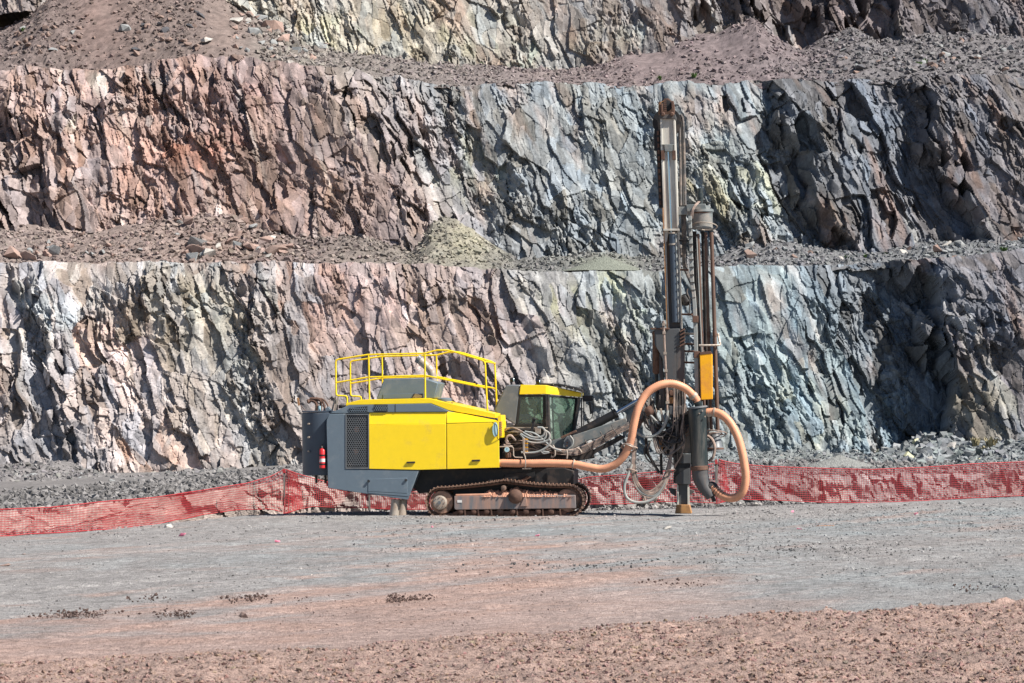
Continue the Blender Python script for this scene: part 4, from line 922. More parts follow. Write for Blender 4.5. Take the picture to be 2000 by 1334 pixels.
# ---- crawler tracks ----------------------------------------------------
def arc(cx_, cy_, r_, a0, a1, k): return [(cx_ + r_ * math.cos(R(a)), cy_ - r_ * math.sin(R(a))) for a in np.linspace(a0, a1, k)]
def shoe_mesh(width):
    mb = MB(); mb.box((0, width / 2, 0), .066, width, .022); mb.box((.018, width / 2, .019), .014, width, .026); mb.box((0, .14, -.022), .05, .09, .03); mb.box((0, width - .14, -.022), .05, .09, .03)
    me = bpy.data.meshes.new('track_shoe'); me.from_pydata(mb.v, [], mb.f); me.materials.append(M['track']); me.update(); return me
SHOE = shoe_mesh(.46)
def crawler(w, far_=False):
    top = [(872, 949.5), (905, 946.5), (945, 942), (985, 936), (1015, 940), (1045, 943.5), (1080, 945.5), (1104, 945.5)]
    path = arc(1108, 976.5, 31, 88, -88, 14) + [(1090, 1007.4), (1000, 1007.8), (872, 1007.4)] + arc(861, 979, 29.5, 268, 100, 14)[1:] + top
    pts = [P(x, y, 0) for x, y in path]; pts.append(pts[0]); pts = [Vector((p.x, 0, max(p.z, .012))) for p in pts]
    tr = empty('crawler_track'); tr.parent = rig; tr.location = (0, w, 0)
    step = .0875; q = resample(pts, step)
    for i in range(len(q)):
        a, c = q[i - 1], q[(i + 1) % len(q)]; t = (c - a)
        o = bpy.data.objects.new('track_shoe', SHOE); COL.objects.link(o); o.parent = tr
        o.location = q[i]; o.rotation_euler = (0, math.atan2(-t.z, t.x), 0)
    # chain links run inside the shoes
    inner = [p + Vector((0, .14, 0)) for p in pts]
    mb = MB(); mb.tube([Vector((p.x * .987 - .0, p.y, .30 + (p.z - .30) * .90)) for p in inner], .036, 6, spline=False); mb.build('chain', M['rust'], tr)
    mb = MB(); mb.lathe(P(861.5, 979.5, 0) + Vector((0, .09, 0)), P(861.5, 979.5, 0) + Vector((0, .40, 0)), [(0, .255), (.15, .27), (.85, .27), (1, .255)], 28); sp = mb.build('sprocket', M['track'], tr)
    mb = MB(); c_ = P(858.5, 980, 0); mb.lathe(c_ + Vector((0, .09, 0)), c_ + Vector((0, -.03, 0)), [(0, .165), (.5, .16), (.55, .145), (.95, .14), (1, .10)], 24); mb.build('hub', M['clamp'], tr)
    for k in range(8):
        a = k * math.pi / 4; cc = c_ + Vector((.115 * math.cos(a), -.025, .115 * math.sin(a))); MB().cyl(cc, cc + Vector((0, -.02, 0)), .013, 6).build('bolt', M['track'], tr)
    MB().cyl(c_ + Vector((0, -.03, 0)), c_ + Vector((0, -.055, 0)), .04, 12).build('hub_cap', M['grey'], tr)
    mb = MB(); c_ = P(1108, 976, 0); mb.lathe(c_ + Vector((0, .10, 0)), c_ + Vector((0, .38, 0)), [(0, .24), (.1, .27), (.9, .27), (1, .24)], 28); mb.build('idler', M['track'], tr)
    b = MB(); b.prism([(887, 967), (1124, 965), (1125, 991), (890, 994), (887, 991)], .02, .42); fr = b.build('track_frame', M['trackbeam'], tr, bevel=.012)
    b = MB(); b.prism([(889, 963.5), (960, 962), (960, 967.4), (889, 968.4)], .025, .3); b.build('frame_top', M['mud'], tr, bevel=.02)
    b = MB(); b.prism([(1016, 987), (1025, 967), (1028, 970), (1030, 987)], -.015, .02); b.build('gusset', M['trackbeam'], tr, bevel=.004)
    for k, x in enumerate((900, 925.5, 950.5, 976, 1001.5, 1027, 1051, 1076)):
        c_ = P(x, 997.5, 0); MB().lathe(c_ + Vector((0, .03, 0)), c_ + Vector((0, .36, 0)), [(0, .035), (.02, .055), (.1, .078), (.9, .078), (1, .05)], 16).build('roller', M['rust'], tr)
    b = MB(); b.prism([(884, 1000), (892, 996.5), (1100, 995.5), (1108, 999), (1098, 1006), (892, 1006.5)], .10, .13); b.build('roller_guard', M['rust'], tr, bevel=.004)
    for x in (908, 934, 959.5, 1010, 1060, 1094): MB().bar(P(x, 992.5, .05), P(x + 1, 1006, .05), .03, .05).build('guard_strut', M['rust'], tr)
    c_ = P(983.5, 951.5, 0); MB().lathe(c_ + Vector((0, .0, 0)), c_ + Vector((0, .35, 0)), [(0, .035), (.04, .062), (.95, .062), (1, .05)], 18).build('carrier_roller', M['track'], tr)
    b = MB(); b.prism([(884, 956), (940, 950), (985, 944), (1040, 949), (1100, 953), (1122, 967), (890, 969)], .40, .44); b.build('gap_plate', M['black'], tr)  # black plate added so the gap above the track frame looks dark
    if not far_:
        c_ = P(1006.5, 968, 0); mb = MB(); mb.lathe(c_ + Vector((0, .05, 0)), c_ + Vector((0, -.11, 0)), [(0, .165), (.3, .165), (.6, .15), (.85, .10), (1, .02)], 26); mb.build('pivot_cap', M['rust'], tr)
        for dx in (-4, 4): MB().cyl(P(1006.5 + dx, 970.5, -.055), P(1006.5 + dx, 970.5, -.085), .014, 8).build('bolt', M['clamp'], tr)
        # mud heaped on the frame
        r = np.random.default_rng(5); nx_, ny_ = 170, 9
        xs_ = np.linspace(941, 1122, nx_); vs = []
        for i, xx in enumerate(xs_):
            env = np.interp(xx, [941, 950, 965, 985, 995, 1008, 1018, 1030, 1045, 1060, 1080, 1100, 1122], [.0, .12, .15, .15, .13, .20, .14, .13, .11, .13, .09, .07, .02])
            for j in range(ny_):
                s_ = j / (ny_ - 1); hgt = env * (math.sin(min(1, s_ * 2.2) * math.pi / 2)) * (1 - .5 * max(0, s_ - .6)) + (.075 * float(fbm(np.array([xx * .22]), np.array([j * .5]), 3, 4, .6)[0]) + .006 * r.normal()) * (0 < j)
                p = P(xx, 967.5, 0); vs.append((p.x + .01 * r.normal(), .005 + .36 * s_ + .012 * r.normal(), p.z - .015 + max(hgt, -.01)))
        me = bpy.data.meshes.new('mud'); me.from_pydata(vs, [], [(i * ny_ + j, (i + 1) * ny_ + j, (i + 1) * ny_ + j + 1, i * ny_ + j + 1) for i in range(nx_ - 1) for j in range(ny_ - 1)])
        link('mud', me, M['mud'], tr)
        MB().rect(893, 975, 902, 980, .012, .02).build('label_plate', M['white'], tr, smooth=0)
    return tr
crawler(0.0); crawler(1.88, True)

# ---- boom ----------------------------------------------------------------
b = MB(); b.prism([(1073, 861), (1100, 851), (1121, 848), (1222, 814), (1226, 822), (1222, 834), (1205, 846), (1150, 858), (1118, 876), (1085, 884), (1060, 888), (1062, 868)], .78, 1.06)
b.build('boom', M['boom'], rig, bevel=.012)
b = MB(); c_ = P(1106, 863, .78); b.prism([(1099, 872), (1101, 858), (1107, 850.5), (1115, 851), (1119, 858), (1117, 868), (1108, 876)], .66, .78); b.build('pivot_plate', M['grey'], rig, bevel=.008)
for x, y in ((1108, 863), (1107, 869)): MB().cyl(P(x, y, .66), P(x, y, .64), .018, 10).build('bolt', M['rust'], rig)
MB().tube([P(1113, 849, .62), P(1119, 858, .62), P(1117, 869, .62), P(1109, 876, .62)], .02, 8).build('hydraulic_hose', M['greyhose'], rig)
b = MB(); b.bar(P(1096, 853, .72), P(1126, 840, .72), .05, .06); b.build('grease_pipe', M['rust'], rig, bevel=.008)
b = MB(); b.prism([(1222, 812), (1236, 800), (1262, 792), (1280, 794), (1276, 812), (1240, 832), (1222, 846)], .80, 1.08); b.build('boom_head', M['boom'], rig, bevel=.015)
mb = MB(); mb.cyl(P(1121, 849, 1.0), P(1203, 805.5, 1.0), .098, 20); mb.lathe(P(1200, 807, 1.0), P(1205, 804.5, 1.0), [(0, .098), (.3, .112), (1, .105)], 20)
cyl_ = mb.build('boom_cylinder', M['black'], rig); MB().cyl(P(1203, 805.5, 1.0), P(1258, 773, 1.0), .043, 16).build('piston_rod', M['chrome'], cyl_)
mb = MB(); mb.cyl(P(1098, 893, 1.0), P(1160, 884, 1.0), .11, 18); c2_ = mb.build('swing_cylinder', M['black'], rig); MB().cyl(P(1150, 887, .98), P(1215, 852, .98), .04, 14).build('piston_rod', M['rubber'], c2_)
b = MB(); b.prism([(1110, 882), (1160, 876), (1212, 848), (1222, 852), (1195, 868), (1160, 884), (1158, 892), (1120, 900)], .85, 1.05); b.build('boom_bracket', M['black'], rig, bevel=.01)
b = MB(); b.prism([(1060, 886), (1120, 880), (1122, 944), (1060, 944)], .95, 1.5); b.build('boom_base', M['black'], rig, bevel=.015)
b = MB(); b.prism([(978, 858), (1075, 862), (1078, 915), (978, 912)], .55, 1.2); b.build('valve_bank', M['black'], rig, bevel=.02)

# ---- hydraulic hoses: the loom from the body along the boom -----------------
rr = random.Random(4)
def hose(pts, r, mat='hose', n=7, res=6): return MB().tube(pts, r, n, res=res).build('hydraulic_hose', M[mat], rig)
for k in range(26):
    f = k / 25; j = lambda s: rr.uniform(-s, s)
    y0 = 842 + 42 * f + j(2); ws = .30 + .22 * rr.random()
    hose([P(985 + j(6), y0, ws + .15), P(1005 + j(5), 843 + 36 * f + j(4) - 6 * (1 - f), ws), P(1030 + j(5), 848 + 30 * f + j(3) - 4, ws - .05), P(1052 + j(4), 860 + 20 * f + j(2), ws - .06), P(1072, 871 + 12 * f + j(1.5), ws), P(1092, 876 + 10 * f + j(1.5), ws + .08), P(1108, 878 + 9 * f + j(1), .52), P(1130, 874 + 12 * f + j(1), .6), P(1160, 861 + 13 * f + j(1), .63), P(1188, 845 + 12 * f + j(1), .63), P(1210, 833 + 11 * f + j(1), .62), P(1226, 826 + 9 * f + j(2), .66), P(1240, 820 + 8 * f + j(3), .75)], rr.uniform(.012, .019), rr.choice(['hose', 'hose', 'rubber', 'darkhose', 'darkhose']))
for pts, r in (([(1022, 843), (1040, 852), (1058, 851), (1064, 842), (1060, 834), (1050, 833)], .026), ([(1018, 846), (1036, 855), (1060, 857), (1067, 846), (1062, 836)], .026), ([(1016, 846), (1030, 860), (1052, 863), (1070, 858), (1073, 846), (1063, 838)], .026), ([(1072, 855), (1075, 862), (1066, 873), (1050, 881), (1030, 883), (1018, 882)], .026), ([(1056, 879), (1062, 884), (1072, 882), (1060, 880)], .02), ([(1025, 841), (1044, 845), (1062, 858), (1078, 872), (1096, 879)], .022)):
    hose([P(x, y, .22) for x, y in pts], r, 'greyhose', 8)
for pts in ([(992, 862), (989, 856), (992, 850), (998, 849), (1003, 854), (1007, 859)], [(997, 866), (990, 864), (988, 857)], [(984, 868), (994, 869), (1001, 871)]): hose([P(x, y, .2) for x, y in pts], .026, 'hose')
MB().tube([P(976, 871, .06), P(999, 870.5, .06), P(1002.5, 873, .06), P(1003, 888, .06), P(1006, 891.5, .06), P(1021, 892, .06)], .014, 8, spline=False).build('steel_pipe', M['clamp'], rig)
b = MB(); b.bar(P(1022.5, 853, .12), P(1023.5, 884, .12), .045, .04); b.build('hose_bracket', M['clamp'], rig, bevel=.006)
for k in range(10): MB().cyl(P(1025, 856 + k * 2.6, .14), P(1031, 856.5 + k * 2.6, .12), .012, 6).build('hose_fitting', M['clamp' if k % 3 else 'amber'], rig)
MB().tube([P(1023, 884, .0), P(1026, 893, -.12), P(1026, 910, -.12), P(1023, 914, .02)], .014, 8).build('hose_hanger', M['clamp'], rig)
MB().bar(P(1021, 913.5, .05), P(1038, 913, .05), .03, .2).build('hose_shelf', M['clamp'], rig, bevel=.005)
for pts in ([(1080, 868), (1083, 874), (1084, 886), (1080, 891), (1076, 890)], [(1106, 876), (1108, 884), (1107, 894)], [(1126, 873), (1132, 876), (1136, 882)]): MB().tube([P(x, y, .30 if x < 1120 else .5) for x, y in pts], .02, 8).build('hose_strap', M['clamp'], rig)
for x, y in ((1148, 866), (1178, 851), (1200, 838)):
    MB().ring(P(x, y, .64), (P(x + 10, y - 6, .64) - P(x, y, .64)), .125, .014, 18, 6).build('hose_strap', M['rubber'], rig)
g = MB(); g.lathe(P(990, 876.5, .10), P(990, 876.5, .03), [(0, .06), (.7, .066), (.8, .062), (1, .058)], 20); ga = g.build('pressure_gauge', M['clamp'], rig)
MB().lathe(P(990, 876.5, .03), P(990, 876.5, .022), [(0, .056), (1, .054)], 20).build('dial', M['lens'], ga)
MB().bar(P(990, 876.5, .018), P(990.6, 873, .018), .008, .004).build('needle', M['black'], ga)
MB().lathe(P(992, 882, .14), P(993, 892, .14), [(0, .05), (.3, .07), (1, .06)], 14).build('filter_bowl', M['rust'], rig)
MB().rect(1044.5, 834, 1056, 846, .5, .56).build('junction_box', M['clamp'], rig, bevel=.008)
b = MB(); b.bar(P(1038, 842, .4), P(1043, 816, .4), .07, .05); b.prism([(1040, 814), (1047, 815.5), (1046.5, 819), (1039, 818)], .35, .5); b.build('hand_lever', M['black'], rig, bevel=.008)
MB().rect(987, 833, 1066, 834.5, .5, 1.1).build('cab_sill', M['clamp'], rig)

# ---- orange suction hoses -----------------------------------------------------
def ribbed(pts, r, mat='orange'):
    p = catmull([Vector(q) for q in pts], 14); p = resample(p, .021)
    rad = [r * (1.0 if i % 2 else .89) for i in range(len(p))]
    return MB().tube(p, rad, 16, spline=False).build('suction_hose', M[mat], rig, smooth=60)
H1 = ribbed([P(972, 902.5, .12), P(1020, 903.5, .02), P(1075, 903, .0), P(1120, 905, .0), P(1150, 911, -.05), P(1178, 914, -.08), P(1200, 906, -.1), P(1218, 889, -.12), P(1231, 862, -.15), P(1238, 828, -.15), P(1246, 796, -.12), P(1262, 768, -.05), P(1287, 751, .0), P(1312, 747.5, .08), P(1337, 756, .15), P(1356, 773, .22), P(1362, 782, .25)], .094)
H2 = ribbed([P(1380, 804, .34), P(1396, 803.5, .3), P(1412, 810, .22), P(1428, 827, .15), P(1443, 858, .1), P(1453, 900, .05), P(1456, 935, .05), P(1449, 961, .08), P(1432, 971, .15), P(1412, 967, .22), P(1397, 955, .28), P(1390, 948, .3)], .098)
for a, c, r in (((1352, 769), (1356, 773.5), .108), ((1394, 803.6), (1397, 803.8), .112)):
    MB().lathe(P(*a, .22 if a[0] < 1380 else .3), P(*c, .235 if a[0] < 1380 else .295), [(0, r), (1, r)], 18).build('hose_clamp', M['clamp'], rig)
for k in range(4):
    MB().ring(P(1398 + k * 4.5, 956 + k * 3.2, .28 - k * .015), P(1402, 959, .26) - P(1397, 955, .28), .1, .007, 18, 6).build('hose_clamp', M['black'], rig)
for (x, y, w_, dx, dy, r) in ((1120, 905, 0, 10, 2, .107), (1229, 868, -.14, 4, -10, .125)):
    MB().ring(P(x, y, w_), P(x + dx, y + dy, w_) - P(x, y, w_), r, .012, 20, 6).build('hose_hanger', M['clamp'], rig)
MB().ring(P(1227, 873, -.12), P(1229, 866, -.06) - P(1227, 873, -.12), .15, .02, 20, 6).build('hose_hanger', M['hose'], rig)

# ---- feed mast -----------------------------------------------------------------
MW = .95
def mline(py, off=0.0): return (1303.5 + (py - 226) * .0338 + off, py)
b = MB()                       # long beam: two flanges and a web between them
for o0, o1, wa, wb in ((-14.5, -10.5, MW - .20, MW + .25), (10.8, 14.5, MW - .20, MW + .25)):
    b.prism([mline(224, o0), mline(224, o1), (mline(800, o1)), (mline(800, o0))], wa, wb)
beam = b.build('feed_beam', M['mast'], rig, bevel=.008)
MB().prism([mline(225, -10.4), mline(225, 10.7), mline(450, 10.7), mline(450, -10.4)], MW - .16, MW + .2).build('beam_web', M['mast'], beam)
MB().prism([mline(450.5, -10.4), mline(450.5, 10.7), mline(800, 10.7), mline(800, -10.4)], MW - .13, MW + .2).build('beam_web', M['mastdark'], beam)
b = MB(); b.prism([mline(222, -16), mline(222, 16), mline(230, 16), mline(230, -16)], MW - .23, MW + .3); b.build('beam_end_plate', M['mastdark'], rig, bevel=.006)
b = MB(); b.prism([mline(280, -13), mline(280, 11), mline(282, 11), mline(282, -13)], MW - .22, MW + .1); b.prism([mline(281, -8), mline(281, 8), mline(294, 7), mline(294, -7)], MW - .24, MW - .1); b.build('rod_anchor', M['boom'], rig, bevel=.006)
b = MB(); b.prism([mline(292, -15), mline(292, -8), mline(310, -8), mline(310, -15)], MW - .23, MW + .1); b.prism([mline(292, 7), mline(292, 14), mline(310, 14), mline(310, 7)], MW - .23, MW + .1); b.build('beam_splice', M['rust'], rig, bevel=.006)
MB().cyl(P(*mline(294, -1), MW - .16), P(*mline(460, 0), MW - .16), .03, 14).build('piston_rod', M['chrome'], rig)
mb = MB(); mb.cyl(P(*mline(452, 2.5), MW - .2), P(*mline(628, 2.5), MW - .2), .085, 18); fc = mb.build('feed_cylinder', M['navy'], rig)
for y in (452, 474): MB().lathe(P(*mline(y, 2.5), MW - .2), P(*mline(y + 3, 2.5), MW - .2), [(0, .10), (1, .10)], 18).build('cylinder_band', M['clamp'], fc)
MB().cyl(P(*mline(455, 8.5), MW - .26), P(*mline(628, 8.5), MW - .26), .022, 10).build('steel_pipe', M['greyhose'], rig)
b = MB(); b.prism([mline(445, -15.5), mline(445, 15.5), mline(449, 15.5), mline(449, -15.5)], MW - .30, MW + .1); b.prism([mline(449, -15.5), mline(449, -5), mline(470, -9), mline(474, -15.5)], MW - .215, MW - .1); b.build('cylinder_saddle', M['mast'], rig, bevel=.005)
# hose sheave behind the top, and the chain sprocket above it
sc_ = P(1303, 238, MW + .55); mb = MB(); mb.lathe(sc_ + Vector((0, -.12, 0)), sc_ + Vector((0, .12, 0)), [(0, .14), (.02, .33), (.12, .335), (.2, .28), (.8, .28), (.88, .335), (.98, .33), (1, .14)], 36); mb.build('hose_sheave', M['black'], rig)
b = MB(); b.prism([mline(192, -6), mline(190, 2), mline(196, 10), mline(222, 12), mline(222, -10), mline(205, -12)], MW + .12, MW + .3); b.build('mast_head', M['rust'], rig, bevel=.008)
b = MB()
for o_ in (-14, -10): b.prism([mline(198 + (o_ + 14), o_ - 3), mline(196 + (o_ + 14), o_ + 2), mline(224, o_ + 2), mline(224, o_ - 3)], MW - .1, MW + .05)
b.prism([mline(196, 8), mline(195, 13), mline(208, 15), mline(222, 14), mline(222, 9), mline(209, 9)], MW - .15, MW + .0); b.build('head_bracket', M['rust'], rig, bevel=.008)
MB().tube([P(*mline(222, -16), MW - .1), P(*mline(203, -16), MW - .1), P(*mline(197, -10), MW - .1), P(*mline(195, -3), MW - .1)], .012, 6, spline=False).build('guard_hoop', M['ochre'], rig)
mb = MB(); c_ = P(*mline(205, -1), MW); mb.lathe(c_ + Vector((0, -.06, 0)), c_ + Vector((0, .06, 0)), [(0, .05), (.1, .13), (.9, .13), (1, .05)], 18); mb.build('chain_sprocket', M['black'], rig)
b = MB()
for k in range(9): b.bar(P(*mline(191 + k * 3.6, -3.4), MW - .16), P(*mline(193.4 + k * 3.6, -3.4), MW - .16), .055, .03)
b.build('feed_chain', M['rust'], rig)
for x in (-8.5, 9): MB().lathe(P(*mline(221, x), MW - .22), P(*mline(221, x), MW - .3), [(0, .045), (.7, .05), (1, .03)], 10).build('pin', M['rust'], rig)
# hose tray down the left of the beam
b = MB(); b.prism([mline(252, -24), mline(252, -16), mline(404, -15.6), mline(404, -22.5)], MW - .05, MW + .25); b.prism([mline(252, -27), mline(252, -24), mline(292, -24), mline(292, -28)], MW, MW + .2); ht = b.build('hose_tray', M['black'], rig, bevel=.006)
for k in range(12):
    y = 258 + k * 12.4; MB().box(P(*mline(y, -19.5), MW - .07), .05, .03, .09).build('tray_clip', M['rust'], ht)
b = MB(); b.prism([mline(404, -15.8), mline(404, -13.6), mline(640, -13.2), mline(640, -15.4)], MW - .22, MW + .2); b.build('wear_strip', M['ochre'], rig)
# hoses coming back off the sheave
for dx, r, mt in ((0, .034, 'rubber'), (8.5, .034, 'rubber'), (4.5, .026, 'black')):
    hose([P(1322 + dx * .9, 222 + 3 * (8.5 - dx) / 2, MW + .5), P(1327 + dx * .85, 240, MW + .5), P(1329 + dx * .9, 320, MW + .4), P(1330 + dx, 400, MW + .2)], r, mt, 8)
for dx in (0, 4): hose([P(1333 + dx, 415, MW), P(1335 + dx * .8, 470, MW), P(1336 + dx * .7, 515, MW), P(1343 + dx * .5, 536, MW - .1), P(1351 + dx * .3, 554, MW - .3)], .036, 'rubber', 8)

# rotary head on its carriage
b = MB(); b.prism([(1321, 402), (1352, 402), (1352, 416), (1321, 419)], MW - .15, MW + .15); b.prism([(1340, 398), (1378, 396), (1380, 408), (1342, 412)], MW - .2, MW + .25); b.build('carriage', M['boom'], rig, bevel=.012)
hd = MB(); hd.lathe(P(1371, 400, MW), P(1372, 445, MW), [(0, .12), (.02, .18), (.16, .19), (.17, .26), (.28, .27), (.30, .245), (.34, .25), (.36, .24), (.92, .235), (.94, .25), (1, .24)], 32)
rh = hd.build('rotary_head', M['boom'], rig, smooth=30)
mb = MB(); mb.lathe(P(1367.5, 399, MW), P(1367, 366, MW), [(0, .075), (.1, .075), (.12, .065), (.4, .065), (.42, .075), (.7, .075), (.72, .055), (1, .052)], 12); mb.build('hydraulic_motor', M['cyclone'], rh)
MB().lathe(P(1370, 413, MW), P(1370, 416, MW), [(0, .245), (.5, .262), (1, .25)], 32).build('flange', M['rust'], rh)
MB().ring(P(1376, 440, MW), (0.05, 0.25, 1), .29, .014, 26, 6).build('hose_loop', M['clamp'], rh)
for k in range(4): hose([P(1348 + k * 1.5, 425, MW - .3), P(1352 + k, 408, MW - .32), P(1358 + k * 1.2, 398, MW - .25), P(1364 + k, 392, MW - .1)], .012, 'hose', 6)
# drill rods in their magazine
for (x0, y0, x1, y1, r, w_, mt) in ((1389.5, 452, 1402, 838, .046, MW - .05, 'rod'), (1363.5, 455, 1377, 835, .034, MW - .1, 'rod'), (1373.5, 450, 1383.5, 835, .052, MW + .15, 'black'), (1378.5, 452, 1389.5, 840, .036, MW + .02, 'rod'), (1356.5, 450, 1369, 830, .048, MW + .2, 'black'), (1360.5, 460, 1371.5, 700, .014, MW - .15, 'greyhose')):
    dr = MB().cyl(P(x0, y0, w_), P(x1, y1, w_), r, 14).build('drill_rod' if mt != 'greyhose' else 'steel_pipe', M[mt], rig)
    if mt == 'rod': MB().lathe(P(x0, y0, w_).lerp(P(x1, y1, w_), .5), P(x0, y0, w_).lerp(P(x1, y1, w_), .53), [(0, r * 1.02), (.2, r * 1.14), (.8, r * 1.14), (1, r * 1.02)], 14).build('rod_collar', M['rust'], dr)
# hose loom up the mast
for k in range(6):
    dx = (k % 3) * 2.2 - 2; dw = .05 * (k // 3)
    hose([P(1347 + dx * .8, 420, MW - .32 + dw), P(1349 + dx * .8, 470, MW - .34 + dw), P(1351 + dx, 540, MW - .36 + dw), P(1355 + dx, 575, MW - .38 + dw), P(1357.5 + dx, 620, MW - .4 + dw), P(1359.5 + dx, 700, MW - .4 + dw), P(1361.5 + dx, 790, MW - .4 + dw)], .02, 'greyhose' if k < 3 else 'hose', 7, 5)
for x, y in ((1358, 622), (1360.5, 691)): MB().rect(x - 5.5, y - 7, x + 5.5, y + 6, MW - .46, MW - .28).build('hose_clamp', M['rust'], rig, bevel=.008)
for k in range(24):
    y = 430 + k * 15; x = 1347.5 + (y - 420) * .037; MB().bar(P(x - 5, y + .5, MW - .38), P(x + 5, y - .5, MW - .38), .018, .05).build('hose_clip', M['black'], rig)
for y, x0, x1, mt in ((525, 1327, 1344, 'rust'), (612, 1330, 1352, 'rust'), (650, 1335, 1356, 'clamp'), (670, 1337, 1357, 'rust'), (684, 1336, 1355, 'rust'), (706, 1337, 1357, 'rust'), (468, 1324, 1350, 'black')):
    MB().bar(P(x0, y, MW - .1), P(x1, y + .8, MW - .25), .045, .05).build('hose_arm', M[mt], rig, bevel=.006)
mb = MB(); mb.lathe(P(1333, 574, MW), P(1345, 594, MW), [(0, .04), (.15, .12), (.75, .13), (1, .05)], 14); mb.build('hydraulic_motor', M['black'], rig)
hose([P(1343, 562, MW - .1), P(1342, 570, MW - .1), P(1347, 585, MW - .1), P(1346, 612, MW - .1)], .016, 'rubber')
MB().tube([P(1365, 673, MW - .35), P(1404, 672.5, MW - .35), P(1407, 671, MW - .3), P(1406, 668, MW), P(1402, 650, MW + .1)], .025, 8, spline=False).build('guard_bar', M['clamp'], rig)
b = MB(); b.prism([(1366.5, 689), (1387.5, 686.5), (1391, 690), (1391.5, 778), (1369, 779.5)], MW - .48, MW - .22); bx = b.build('control_box', M['amber'], rig, bevel=.012)
MB().prism([(1366.5, 686), (1387.5, 684), (1391, 688.5), (1367, 691.5)], MW - .49, MW - .2).build('box_lid', M['rust'], bx, bevel=.006)

# cradle: the plate that carries the mast, its cylinder, and the foot
b = MB(); b.prism([(1278, 641), (1327, 640), (1328, 674), (1321, 676), (1321, 742), (1300, 742), (1293, 696), (1279, 672)], MW - .34, MW - .26); b.prism([(1321, 640), (1337, 640), (1336, 672), (1337, 800), (1321, 800)], MW - .30, MW + .3)
cr_ = b.build('mast_cradle', M['mastdark'], rig, bevel=.01)
MB().prism([(1270, 638.5), (1307, 638.5), (1307, 641.5), (1270, 641.5)], MW - .38, MW - .1).build('cradle_lip', M['rust'], cr_, bevel=.004)
for k in range(5): MB().bar(P(1328, 646 + k * 7, MW - .36), P(1338, 640.5 + k * 7, MW - .36), .03, .06).build('hose_fitting', M['rust'], cr_)
mb = MB(); mb.lathe(P(1281, 644, MW - .15), P(1282, 729, MW - .15), [(0, .05), (.03, .085), (.95, .085), (1, .05)], 18); mb.build('tilt_cylinder', M['rust'], rig)
MB().cyl(P(1282, 728, MW - .15), P(1284, 800, MW - .15), .035, 12).build('piston_rod', M['black'], rig)
b = MB(); b.prism([(1278, 674), (1292, 697), (1299, 760), (1297, 800), (1283, 800), (1290, 740)], MW - .2, MW + .05); b.prism([(1300, 742), (1327, 742), (1327, 792), (1302, 792)], MW - .28, MW + .05); b.build('cradle_rib', M['mastdark'], rig, bevel=.008)
hose([P(1296, 625, MW - .45), P(1297, 645, MW - .45), P(1299, 690, MW - .45), P(1301, 730, MW - .45), P(1303, 790, MW - .45), P(1303, 808, MW - .45)], .022, 'hose')
hose([P(1294, 625, MW - .42), P(1296, 655, MW - .42), P(1300, 720, MW - .42), P(1306, 786, MW - .42)], .016, 'hose')
for y in (632, 648, 688, 722, 784): MB().box(P(1296.5 + (y - 632) * .045, y, MW - .47), .07, .05, .06).build('hose_clip', M['clamp'], rig)
b = MB(); b.bar(P(1306, 800, MW - .3), P(1342, 799, MW - .3), .22, .25); b.build('pivot_tube', M['mastdark'], rig, bevel=.03)
mb = MB(); mb.lathe(P(1270, 803, MW - .32), P(1270, 803, MW + .1), [(0, .1), (.05, .16), (.95, .16), (1, .1)], 22); mb.build('pivot_pin', M['clamp'], rig)
mb = MB(); mb.lathe(P(1262, 806, MW - .34), P(1276, 798, MW - .34), [(0, .10), (.4, .13), (.6, .13), (1, .10)], 16); mb.build('pivot_clevis', M['rust'], rig)
b = MB(); b.bar(P(1258, 812, MW - .3), P(1246, 835, MW - .3), .06, .1); b.bar(P(1262, 816, MW - .3), P(1240, 822, MW - .3), .05, .08); b.build('link_arm', M['rust'], rig, bevel=.01)
b = MB(); b.prism([(1312, 800), (1347, 800), (1349, 884), (1314, 884)], MW - .2, MW + .3); b.prism([(1293, 842), (1316, 844), (1316, 892), (1294, 884)], MW - .1, MW + .3); b.prism([(1316, 884), (1348, 886), (1348, 945), (1316, 942)], MW - .22, MW + .28)
b.build('mast_foot_frame', M['black'], rig, bevel=.012)
b = MB(); b.prism([(1315, 887), (1349, 886), (1350, 903), (1315, 904)], MW - .26, MW - .2); b.build('foot_plate', M['mastdark'], rig, bevel=.006)
b = MB(); b.prism([(1319, 930), (1332, 918), (1347, 912), (1347.5, 944.5), (1319, 943)], MW - .26, MW - .22); b.build('foot_plate', M['mastdark'], rig, bevel=.006)
b = MB(); b.prism([(1322.5, 943), (1344.5, 943), (1346, 985), (1322.5, 985)], MW - .14, MW + .14); ft_ = b.build('jack_leg', M['mastdark'], rig, bevel=.01)
for x0, x1 in ((1321.5, 1325), (1342.5, 1346)): MB().prism([(x0, 945), (x1, 945), (x1 + .8, 986), (x0 + .3, 986)], MW - .2, MW - .142).build('leg_flange', M['mast'], ft_, bevel=.004)
b = MB(); b.prism([(1321, 984), (1346.5, 984), (1351, 1001.5), (1318, 1001.5)], MW - .24, MW + .24); b.build('jack_pad', M['ochre'], rig, bevel=.012)
for pts in ([(1305, 951), (1320, 954), (1320, 968), (1310, 962)], [(1345, 953), (1357, 957), (1352, 963), (1345, 965)]): MB().prism(pts, MW, MW + .2).build('foot_fin', M['mastdark'], rig, bevel=.006)
b = MB(); b.prism([(1281, 852), (1291, 850), (1296, 866), (1294, 880), (1282, 872)], MW - .2, MW + .1); b.build('winch', M['ochre'], rig, bevel=.02)
b = MB()
